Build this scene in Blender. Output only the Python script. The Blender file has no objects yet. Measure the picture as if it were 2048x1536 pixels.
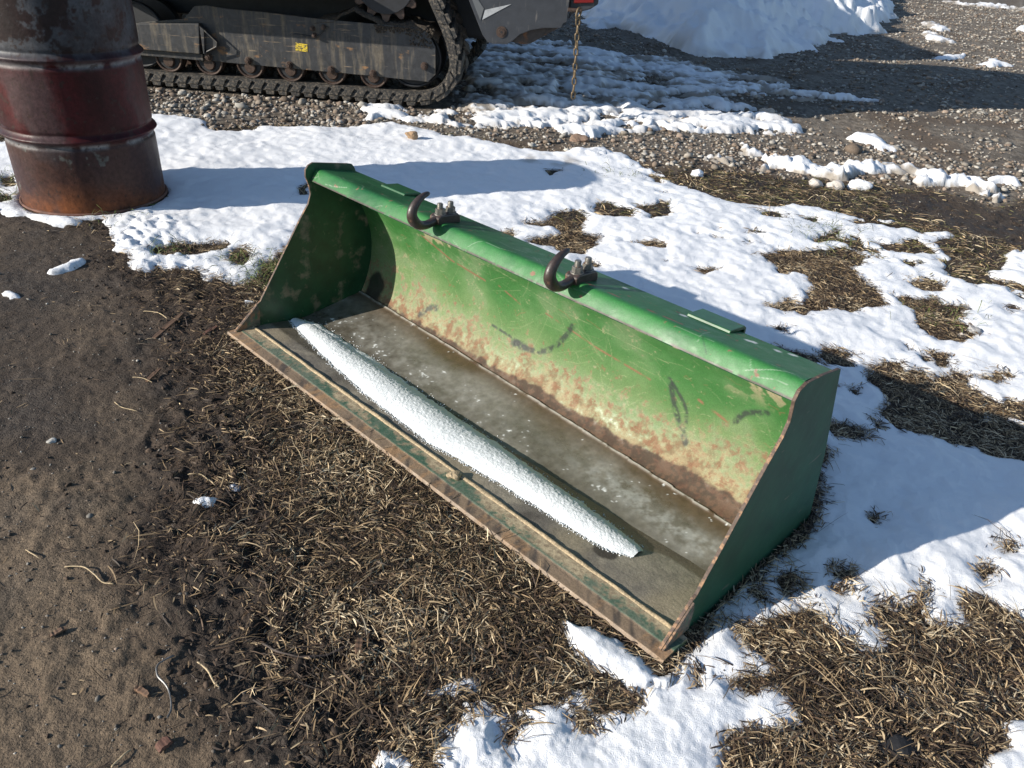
import bpy, math, random
import numpy as np
from mathutils import Matrix, Vector
random.seed(7); RNG = np.random.default_rng(11)
SC = bpy.context.scene; COL = SC.collection

# ------------------------------------------------------------------ camera, sky, sun, exposure
FPX, PITCH, ROLL, CAMH = 1527.35, 0.546571, 0.069337, 1.135168
_f = np.array([0, math.cos(PITCH), -math.sin(PITCH)]); _r = np.array([1., 0, 0]); _u = np.cross(_r, _f)
_c, _s = math.cos(ROLL), math.sin(ROLL)
CR, CU, CF = _c*_r+_s*_u, -_s*_r+_c*_u, _f
cam = bpy.data.objects.new('camera', bpy.data.cameras.new('camera')); COL.objects.link(cam)
M4 = Matrix.Identity(4)
for i in range(3):
    M4[i][0] = CR[i]; M4[i][1] = CU[i]; M4[i][2] = -CF[i]
M4[2][3] = CAMH
cam.matrix_world = M4
cam.data.sensor_width = 36; cam.data.lens = FPX/2048*36; cam.data.clip_start = .02; cam.data.clip_end = 2000
SC.camera = cam
SUN_AZ, SUN_EL = 21.0, 22.5       # direction the light travels to (degrees from +X), height of the sun
w = bpy.data.worlds.new('World'); SC.world = w; w.use_nodes = True
wn = w.node_tree; bg = wn.nodes['Background']
sky = wn.nodes.new('ShaderNodeTexSky'); sky.sky_type = 'NISHITA'; sky.sun_disc = False
sky.sun_elevation = math.radians(SUN_EL); sky.sun_rotation = math.radians(90-(SUN_AZ+180))
sky.air_density = 1.0; sky.dust_density = .3; sky.ozone_density = 2.0
wn.links.new(sky.outputs[0], bg.inputs[0]); bg.inputs[1].default_value = .105
sd = bpy.data.lights.new('sun', 'SUN'); sd.energy = 5.0; sd.angle = math.radians(.5); sd.color = (1, .93, .82)
so = bpy.data.objects.new('sun', sd); COL.objects.link(so)
a, e = math.radians(SUN_AZ), math.radians(SUN_EL)
so.rotation_euler = Vector((math.cos(a)*math.cos(e), math.sin(a)*math.cos(e), -math.sin(e))).to_track_quat('-Z', 'Y').to_euler()
SC.view_settings.view_transform = 'Standard'; SC.view_settings.look = 'None'
SC.view_settings.exposure = 0.60; SC.view_settings.gamma = 1
SC.cycles.max_bounces = 8; SC.cycles.use_denoising = True

# ------------------------------------------------------------------ helpers
def G(px, py, z=0.):
    """ground point under a point of the photograph (2048 px wide)"""
    d = CF+(px-1024)/FPX*CR-(py-768)/FPX*CU
    t = (z-CAMH)/d[2]
    return np.array([0, 0, CAMH])+t*d
_T = np.random.default_rng(5).random((256, 256))
def vn(x, y, sd=0):
    x = np.asarray(x, float)+sd*17.31+500; y = np.asarray(y, float)+sd*9.77+500
    xi = np.floor(x).astype(int); yi = np.floor(y).astype(int); fx = x-xi; fy = y-yi
    fx = fx*fx*(3-2*fx); fy = fy*fy*(3-2*fy)
    a = _T[xi & 255, yi & 255]; b = _T[(xi+1) & 255, yi & 255]; c = _T[xi & 255, (yi+1) & 255]; d = _T[(xi+1) & 255, (yi+1) & 255]
    return (a*(1-fx)+b*fx)*(1-fy)+(c*(1-fx)+d*fx)*fy
def fbm(x, y, f, o=4, sd=0, g=.5):
    r = 0; A = 1; n = 0
    for i in range(o):
        r = r+A*vn(x*f, y*f, sd+i*3); n += A; A *= g; f *= 2.03
    return r/n*2-1
def sstep(a, b, x):
    t = np.clip((x-a)/(b-a), 0, 1); return t*t*(3-2*t)
def mixc(A, B, t):
    A = np.asarray(A, float); B = np.asarray(B, float)
    return A*(1-t[..., None])+B*t[..., None]

def tag(o, label=None, cat=None, group=None, kind=None):
    if label: o['label'] = label
    if cat: o['category'] = cat
    if group: o['group'] = group
    if kind: o['kind'] = kind
    return o
def empty(name, loc=(0, 0, 0), rz=0):
    o = bpy.data.objects.new(name, None); COL.objects.link(o); o.location = loc; o.rotation_euler = (0, 0, rz); o.empty_display_size = .1
    return o
def mesh(name, V, F, mats, parent=None, smooth=False, col=None, fmat=None, fcol=None, bevel=0, sharp=None):
    """V (n,3); F list of tuples or (m,k) array; one object"""
    me = bpy.data.meshes.new(name); V = np.asarray(V, float)
    if isinstance(F, np.ndarray):
        k = F.shape[1]; m = len(F)
        me.vertices.add(len(V)); me.vertices.foreach_set('co', V.astype(np.float32).ravel())
        me.loops.add(m*k); me.loops.foreach_set('vertex_index', F.astype(np.int32).ravel())
        me.polygons.add(m); me.polygons.foreach_set('loop_start', (np.arange(m)*k).astype(np.int32))
        me.update(calc_edges=True)
    else:
        me.from_pydata([tuple(v) for v in V], [], [tuple(int(i) for i in f) for f in F])
        me.update()
    if not isinstance(mats, (list, tuple)): mats = [mats]
    for m_ in mats: me.materials.append(m_)
    if fmat is not None: me.polygons.foreach_set('material_index', np.asarray(fmat, np.int32))
    if col is not None:
        at = me.color_attributes.new('Col', 'FLOAT_COLOR', 'POINT')
        c = np.ones((len(V), 4), np.float32); c[:, :col.shape[1]] = col; at.data.foreach_set('color', c.ravel())
    if smooth: me.polygons.foreach_set('use_smooth', np.ones(len(me.polygons), bool))
    o = bpy.data.objects.new(name, me); COL.objects.link(o)
    if parent: o.parent = parent
    if sharp:
        try: me.set_sharp_from_angle(angle=math.radians(sharp))
        except Exception: pass
    if bevel:
        b = o.modifiers.new('bevel', 'BEVEL'); b.width = bevel; b.segments = 2; b.limit_method = 'ANGLE'; b.angle_limit = math.radians(40)
    return o
def grid_faces(n, m, wrap=False):
    """n rows, m columns"""
    i = np.arange(n-1)[:, None]*m; j = np.arange(m-1 if not wrap else m)[None]
    j2 = (j+1) % m
    return np.stack([i+j, i+j2, i+m+j2, i+m+j], -1).reshape(-1, 4)
class MB:
    def __init__(s): s.V = []; s.F = []; s.M = []
    def add(s, V, F, m=0):
        k = len(s.V); s.V += [tuple(v) for v in V]; s.F += [tuple(k+i for i in f) for f in F]; s.M += [m]*len(F); return s
    def box(s, a, b, m=0):
        (x0, y0, z0), (x1, y1, z1) = a, b
        V = [(x0, y0, z0), (x1, y0, z0), (x1, y1, z0), (x0, y1, z0), (x0, y0, z1), (x1, y0, z1), (x1, y1, z1), (x0, y1, z1)]
        return s.add(V, [(3, 2, 1, 0), (4, 5, 6, 7), (0, 1, 5, 4), (1, 2, 6, 5), (2, 3, 7, 6), (3, 0, 4, 7)], m)
    def prism(s, poly, a0, a1, ax='y', m=0, rim=None):
        """poly = list of (p,q); extruded along axis. ax y: (p,*,q); ax x: (*,p,q); ax z: (p,q,*)"""
        def P(p, q, a): return {'y': (p, a, q), 'x': (a, p, q), 'z': (p, q, a)}[ax]
        n = len(poly); V = [P(p, q, a0) for p, q in poly]+[P(p, q, a1) for p, q in poly]
        s.add(V, [tuple(range(n))[::-1], tuple(range(n, 2*n))], m)
        k = len(s.V)-2*n
        for i in range(n):
            j = (i+1) % n
            s.F.append((k+i, k+j, k+n+j, k+n+i)); s.M.append(m if rim is None else rim)
        return s
    def cyl(s, c, ax, r, l, n=24, m=0, r2=None, ph=0):
        """centre of the start cap c, axis vector, radius, length"""
        ax = Vector(ax).normalized(); u = ax.orthogonal().normalized(); v = ax.cross(u); c = Vector(c); r2 = r if r2 is None else r2
        V = [tuple(c+(u*math.cos(t+ph)+v*math.sin(t+ph))*r) for t in np.linspace(0, 2*math.pi, n, endpoint=False)]
        V += [tuple(c+ax*l+(u*math.cos(t+ph)+v*math.sin(t+ph))*r2) for t in np.linspace(0, 2*math.pi, n, endpoint=False)]
        F = [(i, (i+1) % n, n+(i+1) % n, n+i) for i in range(n)]+[tuple(range(n))[::-1], tuple(range(n, 2*n))]
        return s.add(V, F, m)
    def tube(s, pts, rad, n=10, m=0, closed=False, flat=1.):
        pts = [Vector(p) for p in pts]; N = len(pts); rad = rad if hasattr(rad, '__len__') else [rad]*N
        T = []
        for i in range(N):
            a = pts[(i-1) % N] if (closed or i > 0) else pts[0]; b = pts[(i+1) % N] if (closed or i < N-1) else pts[-1]
            T.append((b-a).normalized())
        u = T[0].orthogonal().normalized(); V = []
        for i in range(N):
            u = (u-T[i]*u.dot(T[i])).normalized(); v = T[i].cross(u)
            for t in np.linspace(0, 2*math.pi, n, endpoint=False):
                V.append(tuple(pts[i]+u*math.cos(t)*rad[i]+v*math.sin(t)*rad[i]*flat))
        F = []
        for i in range(N if closed else N-1):
            for j in range(n):
                a = i*n+j; b = i*n+(j+1) % n; c = ((i+1) % N)*n+(j+1) % n; d = ((i+1) % N)*n+j
                F.append((a, b, c, d))
        if not closed: F += [tuple(range(n))[::-1], tuple(range((N-1)*n, N*n))]
        return s.add(V, F, m)
    def build(s, name, mats, parent=None, smooth=False, bevel=0, sharp=35):
        return mesh(name, np.array(s.V), s.F, mats, parent, smooth, fmat=s.M, bevel=bevel, sharp=sharp if smooth else None)

# ------------------------------------------------------------------ materials
def mat(name, base=(.5, .5, .5), rough=.6, metal=0., vcol=False, noise=None, bump=None, rnoise=None, spec=.5, coords='Object', layers=(), sss=0):
    """noise = (scale, detail, amount) brightness mottling; bump = [(scale, detail, strength, distance)...];
    layers = [(scale(3), detail, lo, hi, colour, rough)] thresholded noise colour patches"""
    m = bpy.data.materials.new(name); m.use_nodes = True; nt = m.node_tree; N = nt.nodes; Lk = nt.links
    b = N['Principled BSDF']; b.inputs['Roughness'].default_value = rough; b.inputs['Metallic'].default_value = metal
    b.inputs['Specular IOR Level'].default_value = spec
    if sss:
        b.inputs['Subsurface Weight'].default_value = sss; b.inputs['Subsurface Radius'].default_value = (.02, .025, .03); b.inputs['Subsurface Scale'].default_value = .3
    tc = N.new('ShaderNodeTexCoord')
    def nz(scale, detail, dist=0., rg=.6):
        mp = N.new('ShaderNodeMapping'); Lk.new(tc.outputs[coords], mp.inputs[0])
        mp.inputs['Scale'].default_value = scale if hasattr(scale, '__len__') else (scale,)*3
        t = N.new('ShaderNodeTexNoise'); t.inputs['Scale'].default_value = 1; t.inputs['Detail'].default_value = detail
        t.inputs['Roughness'].default_value = rg; t.inputs['Distortion'].default_value = dist
        Lk.new(mp.outputs[0], t.inputs['Vector']); return t.outputs['Fac']
    def ramp(x, lo, hi):
        r = N.new('ShaderNodeMapRange'); r.inputs[1].default_value = lo; r.inputs[2].default_value = hi; Lk.new(x, r.inputs[0]); r.clamp = True
        return r.outputs[0]
    def mx(fac, A, B, kind='MIX', dt='RGBA'):
        x = N.new('ShaderNodeMix'); x.data_type = dt; x.blend_type = kind
        if isinstance(fac, (int, float)): x.inputs[0].default_value = fac
        else: Lk.new(fac, x.inputs[0])
        ia, ib = (6, 7) if dt == 'RGBA' else (2, 3)
        for k, v in ((ia, A), (ib, B)):
            if hasattr(v, 'links') or hasattr(v, 'is_linked'): Lk.new(v, x.inputs[k])
            elif dt == 'RGBA': x.inputs[k].default_value = (*v, 1)
            else: x.inputs[k].default_value = v
        return x.outputs[2 if dt == 'RGBA' else 0]
    rsock = None
    if vcol:
        at = N.new('ShaderNodeAttribute'); at.attribute_name = 'Col'; c = at.outputs['Color']
        if vcol == 'rough': rsock = at.outputs['Alpha']
    else:
        rg = N.new('ShaderNodeRGB'); rg.outputs[0].default_value = (*base, 1); c = rg.outputs[0]
    for (sc, det, lo, hi, cc, rr) in layers:
        k = ramp(nz(sc, det), lo, hi)
        c = mx(k, c, cc)
        if rr is not None: rsock = mx(k, rsock if rsock is not None else rough, rr, dt='FLOAT')
    if noise:
        k = ramp(nz(noise[0], noise[1]), .3, .7)
        g = mx(k, (1-noise[2],)*3, (1+noise[2],)*3)
        c = mx(1., c, g, 'MULTIPLY')
    Lk.new(c, b.inputs['Base Color'])
    if rsock is not None: Lk.new(rsock, b.inputs['Roughness'])
    prev = None
    for (sc, det, st, di) in (bump or ()):
        bp = N.new('ShaderNodeBump'); bp.inputs['Strength'].default_value = st; bp.inputs['Distance'].default_value = di
        Lk.new(nz(sc, det), bp.inputs['Height'])
        if prev: Lk.new(prev, bp.inputs['Normal'])
        prev = bp.outputs[0]
    if prev: Lk.new(prev, b.inputs['Normal'])
    return m
RUST = (.16, .065, .03); TAN = (.42, .33, .2)
M = {}
M['ground'] = mat('soil and gravel', vcol='rough', noise=(160, 5, .45), bump=[(45, 6, .8, .014), (300, 4, .9, .004)], coords='Object', spec=.35)
M['snow'] = mat('snow', vcol=True, rough=.72, bump=[(22, 4, .25, .010), (110, 4, .35, .003), (560, 3, .8, .0022)], spec=.3)
M['straw'] = mat('dead grass', vcol=True, rough=.62, spec=.3)
M['stone'] = mat('crushed stone', vcol=True, rough=.85, bump=[(180, 4, .5, .002)], noise=(150, 3, .25), spec=.25)
M['paint'] = mat('worn green paint', vcol='rough', noise=(330, 4, .18), bump=[(9, 3, .35, .012), (60, 4, .25, .0015), (700, 3, .3, .0004)], spec=.32)
M['plate_in'] = mat('green side plate', (.012, .060, .026), .40, noise=(24, 6, .3), bump=[(7, 3, .3, .01), (300, 3, .25, .0006)],
    layers=[((16, 16, 16), 8, .56, .66, (.17, .15, .10), .8), ((6, 90, 30), 4, .66, .70, (.09, .14, .08), .6), ((90, 90, 90), 5, .70, .73, (.2, .12, .07), .8)])
M['rim'] = mat('rusty plate edge', (.085, .055, .04), .7, noise=(120, 5, .5), bump=[(260, 4, .6, .001)], layers=[((60, 60, 60), 4, .52, .62, (.22, .13, .075), .8)])
M['cutedge'] = mat('worn cutting edge', vcol='rough', noise=(300, 4, .25), bump=[(90, 5, .6, .002), (500, 3, .6, .0006)])
M['hook'] = mat('forged steel hook', (.035, .024, .02), .42, noise=(90, 5, .4), bump=[(160, 5, .6, .001)], layers=[((50, 50, 50), 5, .6, .7, (.13, .07, .045), .6)], spec=.6)
M['zinc'] = mat('zinc plated bolt', (.22, .21, .19), .42, .6, noise=(120, 4, .3), layers=[((90, 90, 90), 4, .58, .66, (.22, .11, .05), .7)])
M['ice'] = mat('ice', vcol='rough', noise=(60, 6, .22), bump=[(26, 5, .25, .004), (300, 3, .3, .0006)], spec=.6)
M['black'] = mat('black machine paint', (.022, .024, .028), .5, noise=(20, 5, .4), bump=[(40, 5, .4, .003)])
M['dirtyplate'] = mat('muddy black steel', (.028, .029, .032), .5, noise=(30, 6, .35), bump=[(60, 5, .5, .002)],
    layers=[((26, 26, 4), 8, .50, .72, (.13, .108, .078), .8), ((5, 5, 60), 5, .62, .68, (.17, .13, .09), .7), ((9, 9, 14), 6, .62, .70, (.2, .11, .05), .8)])
M['rubber'] = mat('rubber track', (.022, .021, .020), .7, noise=(70, 5, .5), bump=[(50, 6, .7, .006)], layers=[((60, 60, 60), 6, .48, .62, (.12, .10, .078), .9)])
M['roller'] = mat('rusty roller', (.07, .045, .034), .45, .3, noise=(60, 5, .4), bump=[(90, 4, .4, .001)])
M['dark'] = mat('dark steel', (.012, .013, .016), .6, noise=(20, 4, .4))
M['guard'] = mat('dusty black guard', (.030, .033, .040), .5, noise=(16, 5, .2), bump=[(30, 4, .3, .003)], layers=[((30, 30, 6), 6, .6, .72, (.13, .12, .11), .7)])
M['mudcake'] = mat('caked mud', (.055, .042, .03), .95, noise=(60, 6, .5), bump=[(50, 6, 1., .02)])
M['grey1'] = mat('pale decal', (.33, .34, .35), .5, noise=(60, 4, .15)); M['grey2'] = mat('mid grey decal', (.10, .105, .11), .5)
M['yellow'] = mat('yellow decal', (.62, .45, .03), .55, layers=[((60, 60, 110), 5, .50, .56, (.05, .05, .04), .6)])
M['red'] = mat('red lens', (.16, .008, .008), .3)
M['chain'] = mat('rusty chain', (.15, .11, .065), .5, .5, noise=(90, 5, .4), bump=[(200, 4, .4, .0006)])
M['drum'] = mat('rusted drum', vcol='rough', spec=.22, noise=(60, 7, .32), bump=[(16, 5, .3, .006), (160, 5, .5, .0012)])
M['wood'] = mat('old wood', (.13, .075, .045), .8, noise=((20, 160, 20), 4, .5), bump=[((20, 220, 40), 4, .7, .001)])
M['redwood'] = mat('reddish wood', (.13, .06, .04), .8, noise=(160, 4, .4), bump=[(200, 4, .6, .001)])
M['twig'] = mat('pale twig', (.42, .32, .19), .7, noise=(200, 4, .35), bump=[(300, 4, .5, .0006)])
M['darktwig'] = mat('dark twig', (.07, .05, .04), .7, noise=(200, 4, .4), bump=[(300, 4, .5, .0006)])
M['wire'] = mat('grey plastic strip', (.10, .10, .10), .4, noise=(200, 3, .3))

# ------------------------------------------------------------------ bucket frame
BO = np.array([-.863601, 2.022216, 0.]); BYAW = -.755005; BL = 1.579764
BU = np.array([math.cos(BYAW), math.sin(BYAW), 0]); BV = np.array([-math.sin(BYAW), math.cos(BYAW), 0])
DRUM = np.array([-1.867, 3.210]); DR = .292

# ------------------------------------------------------------------ terrain fields
def PW(pts):
    return np.array([G(x, y)[:2] for x, y in pts])
def sdf(x, y, pts, margin):
    """signed distance, positive inside; -margin away"""
    P = PW(pts); out = np.full(x.shape, -margin)
    lo = P.min(0)-margin; hi = P.max(0)+margin
    k = np.where((x > lo[0]) & (x < hi[0]) & (y > lo[1]) & (y < hi[1]))[0]
    if not len(k): return out
    X = x[k]; Y = y[k]; dm = np.full(len(k), margin**2); ins = np.zeros(len(k), bool)
    n = len(P)
    for i in range(n):
        ax, ay = P[i]; bx, by = P[(i+1) % n]; ex, ey = bx-ax, by-ay; L2 = ex*ex+ey*ey+1e-12
        t = np.clip(((X-ax)*ex+(Y-ay)*ey)/L2, 0, 1)
        dm = np.minimum(dm, (X-ax-t*ex)**2+(Y-ay-t*ey)**2)
        cr = ((ay > Y) != (by > Y))
        if abs(ey) > 1e-12: ins ^= cr & (X < ex*(Y-ay)/ey+ax)
    d = np.sqrt(dm); out[k] = np.where(ins, d, -d)
    return out
# outlines of the snow as (x, y) points of the photograph laid on the ground: (outline, thickness, edge width, raggedness)
SNOW = [
 ([(-260,250),(-100,262),(0,282),(60,240),(150,235),(310,228),(400,240),(435,262),(480,262),(530,248),(620,252),(703,253),(788,246),(860,263),(908,273),(969,280),(1010,290),(1085,304),(1147,304),(1249,310),(1285,330),(1330,355),(1345,366),(1402,384),(1462,402),(1528,411),(1590,405),(1633,413),(1710,435),(1760,438),(1819,449),(1903,468),(1867,486),(1900,511),(1880,540),(1910,559),(1976,560),(2048,590),(2200,610),(2400,760),(2500,1100),(2400,1330),(2048,1244),(2013,1219),(1976,1198),(1947,1194),(1934,1227),(1955,1252),(1918,1248),(1864,1244),(1839,1206),(1851,1169),(1822,1202),(1793,1223),(1760,1211),(1748,1227),(1768,1252),(1797,1289),(1764,1310),(1723,1310),(1690,1281),(1657,1248),(1619,1223),(1586,1219),(1549,1248),(1487,1256),(1491,1285),(1545,1347),(1500,1350),(1462,1360),(1495,1389),(1537,1376),(1566,1389),(1599,1451),(1578,1480),(1508,1471),(1475,1496),(1470,1536),(1440,1640),(860,1640),(889,1504),(873,1461),(924,1441),(924,1406),(975,1406),(1010,1422),(1030,1430),(1041,1410),(1100,1398),(1120,1383),(1159,1367),(1178,1375),(1186,1414),(1225,1414),(1256,1414),(1280,1390),(1264,1363),(1225,1340),(1162,1308),(1143,1281),(1116,1238),(1147,1246),(1202,1270),(1225,1289),(1264,1320),(1288,1344),(1315,1359),(1345,1325),(1400,1273),(1441,1211),(1487,1169),(1557,1103),(1595,1086),(1628,1045),(1645,1000),(1640,900),(1400,700),(1100,560),(800,450),(650,400),(600,470),(545,520),(527,545),(504,556),(469,568),(437,556),(414,564),(398,541),(371,537),(340,543),(316,533),(297,550),(266,537),(258,509),(223,502),(226,486),(219,474),(222,455),(203,441),(220,432),(164,440),(164,451),(117,455),(86,447),(58,435),(23,433),(0,425),(-300,420)], .019, .050, .026),
 ([(2048,500),(2010,510),(2018,530),(1980,545),(1990,558),(2060,575),(2200,560),(2200,490)], .03, .03, .02),
 ([(2034,1426),(1996,1438),(2009,1500),(1971,1513),(1950,1640),(2200,1640),(2200,1400)], .028, .03, .008),
 ([(1114,1236),(1147,1245),(1202,1262),(1240,1284),(1278,1318),(1312,1352),(1350,1345),(1350,1400),(1264,1385),(1225,1352),(1162,1312),(1140,1282)], .022, .018, .003),
 ([(383,1010),(395,998),(420,1000),(450,1000),(445,1012),(410,1022)], .014, .008, .006),
 ([(460,969),(470,965),(482,972),(476,982),(464,980)], .009, .008, .004),
 ([(95,545),(130,528),(170,520),(172,528),(135,542),(105,550)], .02, .012, .006),
 ([(8,588),(28,584),(42,596),(24,601)], .014, .01, .006),
 ([(858,1392),(900,1366),(945,1362),(955,1385),(905,1402),(890,1395)], .006, .012, .022),
 ([(756,1505),(800,1510),(835,1536),(820,1570),(740,1560),(750,1530)], .010, .012, .016),
 ([(1752,1358),(1790,1362),(1840,1410),(1800,1402),(1765,1378)], .006, .012, .016),
 ([(1745,1340),(1780,1345),(1785,1355),(1750,1352)], .004, .01, .01),
 ([(2000,842),(2048,850),(2048,870),(2010,862)], .01, .01, .012),
 # churned snow beside the track and over the ruts
 ([(723,205),(791,212),(839,222),(942,229),(1044,226),(1113,219),(1200,210),(1345,199),(1448,201),(1490,215),(1573,236),(1614,261),(1564,266),(1490,262),(1407,265),(1324,262),(1241,265),(1180,275),(1100,262),(1040,258),(959,258),(908,258),(839,247),(790,240),(730,238)], .045, .06, .10),
 ([(1386,323),(1490,306),(1486,286),(1506,306),(1544,310),(1564,317),(1585,327),(1614,331),(1668,340),(1697,327),(1738,323),(1780,327),(1821,335),(1871,352),(1945,360),(1987,373),(2007,393),(1987,406),(1966,393),(1925,373),(1842,369),(1821,348),(1738,348),(1697,360),(1647,356),(1573,344),(1490,344),(1448,331)], .055, .05, .045),
 ([(1697,265),(1755,269),(1792,294),(1771,298),(1738,281),(1697,273)], .04, .04, .04),
 ([(1120,300),(1200,300),(1240,318),(1270,330),(1330,345),(1280,350),(1180,345)], .03, .04, .08),
 ([(1970,352),(2036,358),(2036,366),(1987,366)], .04, .03, .03),
 ([(1842,46),(1871,48),(1904,62),(1880,62),(1860,56)], .05, .05, .06), ([(1844,62),(1870,70),(1912,87),(1879,87),(1854,79)], .05, .05, .05),
 ([(1871,114),(1933,109),(1928,116),(1878,120)], .04, .05, .05), ([(1958,128),(1983,118),(2020,130),(1985,134)], .04, .05, .05),
 ([(2030,54),(2060,52),(2060,64),(2036,62)], .04, .05, .05), ([(1880,-6),(1960,2),(2070,12),(2070,22),(1960,14),(1880,4)], .08, .2, .2),
 ([(890,70),(1000,80),(1060,80),(1150,85),(1200,98),(1260,108),(1330,115),(1400,135),(1500,152),(1590,166),(1560,178),(1700,193),(1740,200),(1600,197),(1480,190),(1400,194),(1450,200),(1345,207),(1200,217),(1000,229),(940,226),(915,180)], .05, .10, .16),
]
HOLES = [
 ([(1750,485),(1800,492),(1830,475),(1850,490),(1872,508),(1830,507),(1790,500)], .03),
 ([(1526,515),(1575,500),(1662,504),(1692,497),(1732,519),(1728,533),(1692,533),(1721,559),(1746,573),(1768,602),(1728,612),(1655,621),(1604,632),(1590,621),(1633,602),(1615,551),(1557,548),(1546,526)], .035),
 ([(1535,613),(1582,602),(1590,617),(1564,622)], .02),
 ([(1787,592),(1867,592),(1889,606),(1936,610),(1910,639),(1954,668),(1921,677),(1863,668),(1827,642),(1838,621),(1801,602)], .035),
 ([(1823,566),(1845,555),(1889,570),(1850,578)], .02), ([(1905,546),(1960,545),(2000,573),(1950,572),(1925,558)], .025),
 ([(1633,475),(1684,458),(1662,475),(1640,486)], .02), ([(1524,420),(1564,427),(1568,436),(1535,430)], .02), ([(1606,436),(1640,438),(1630,445)], .015),
 ([(1407,538),(1430,536),(1415,550)], .012), ([(1637,708),(1677,696),(1703,701),(1684,727),(1662,723)], .012),
 ([(1765,719),(1801,727),(1812,745),(1852,741),(1878,763),(1903,745),(1929,770),(1958,785),(1943,810),(1969,843),(2002,836),(2060,858),(2120,900),(2120,945),(2060,925),(1990,905),(1947,887),(1903,883),(1863,865),(1801,858),(1776,825),(1790,807),(1765,778),(1739,759),(1728,752),(1741,748)], .016),
 ([(1859,701),(1885,708),(1896,727),(1881,730)], .01), ([(1962,752),(1998,737),(2009,752),(1983,758)], .012),
 ([(1640,850),(1692,850),(1728,865),(1721,876),(1660,872)], .012), ([(1750,843),(1762,847),(1756,854)], .008), ([(1702,778),(1716,778),(1711,786)], .006),
 ([(1553,652),(1566,652),(1562,660)], .006), ([(1448,648),(1460,650),(1452,656)], .006),
 ([(1345,1300),(1420,1195),(1560,1080),(1600,1040),(1628,1022),(1630,1048),(1597,1080),(1590,1095),(1556,1106),(1530,1132),(1487,1170),(1441,1213),(1400,1275),(1345,1335),(1338,1312)], .010),
 ([(1562,1165),(1580,1150),(1594,1160),(1590,1180),(1572,1190)], .007), ([(1502,1180),(1514,1176),(1524,1200),(1512,1200)], .006), ([(1670,1148),(1692,1136),(1706,1152),(1684,1160)], .007),
 ([(1964,1142),(1990,1134),(1992,1146),(1972,1158)], .008), ([(1750,1040),(1764,1038),(1762,1052)], .004), ([(2010,1096),(2022,1094),(2016,1106)], .005), ([(1676,1183),(1688,1182),(1686,1192)], .005),
 ([(308,498),(352,484),(422,484),(453,486),(430,498),(383,505),(340,513)], .02), ([(461,517),(480,494),(504,513),(485,523)], .015),
 ([(0,355),(20,352),(34,366),(10,372)], .02), ([(-6,392),(18,394),(24,402),(0,408)], .015),
 ([(604,372),(618,366),(622,384),(608,386)], .012),
 ([(1045,447),(1092,447),(1124,422),(1156,419),(1177,435),(1164,459),(1175,470),(1203,472),(1187,493),(1172,506),(1129,498),(1063,484),(1085,476),(1140,470),(1110,455)], .02),
 ([(1187,409),(1214,406),(1261,419),(1256,430),(1222,432),(1195,424)], .02), ([(1277,414),(1335,405),(1340,425),(1300,435)], .02), ([(1008,468),(1030,468),(1024,476)], .01), ([(1182,522),(1200,530),(1190,534)], .008),
 ([(1086,338),(1118,340),(1100,350)], .02), 
 ([(1388,1355),(1400,1348),(1396,1370)], .006), ([(1152,1430),(1172,1425),(1168,1450),(1156,1448)], .008), ([(1010,1460),(1040,1440),(1024,1482),(1006,1478)], .010),
]
BANK = [(1060,-40),(1150,30),(1190,58),(1240,52),(1300,72),(1330,92),(1370,106),(1440,111),(1490,108),(1530,118),(1560,115),(1590,97),(1628,102),(1640,82),(1680,85),(1650,68),(1720,72),(1780,70),(1755,50),(1792,32),(1775,5),(1740,-30),(1700,-60),(1200,-60)]
GRAVEL = [(-400,60),(-300,120),(290,232),(440,262),(560,248),(700,256),(860,266),(1100,308),(1180,322),(1330,340),(1500,344),(1650,360),(1850,376),(1990,415),(2048,400),(2500,420),(2600,60),(2100,-40),(1500,-60),(800,-40),(200,-20)]
MUD = [(-700,380),(0,428),(120,458),(210,462),(240,560),(330,640),(300,740),(360,820),(300,900),(330,1000),(270,1100),(360,1230),(420,1380),(520,1500),(560,1700),(-900,1700)]
MUD2 = [(1760,385),(1900,390),(2010,415),(2060,400),(2200,420),(2200,500),(2050,490),(1990,480),(1900,455),(1840,430)]

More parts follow.
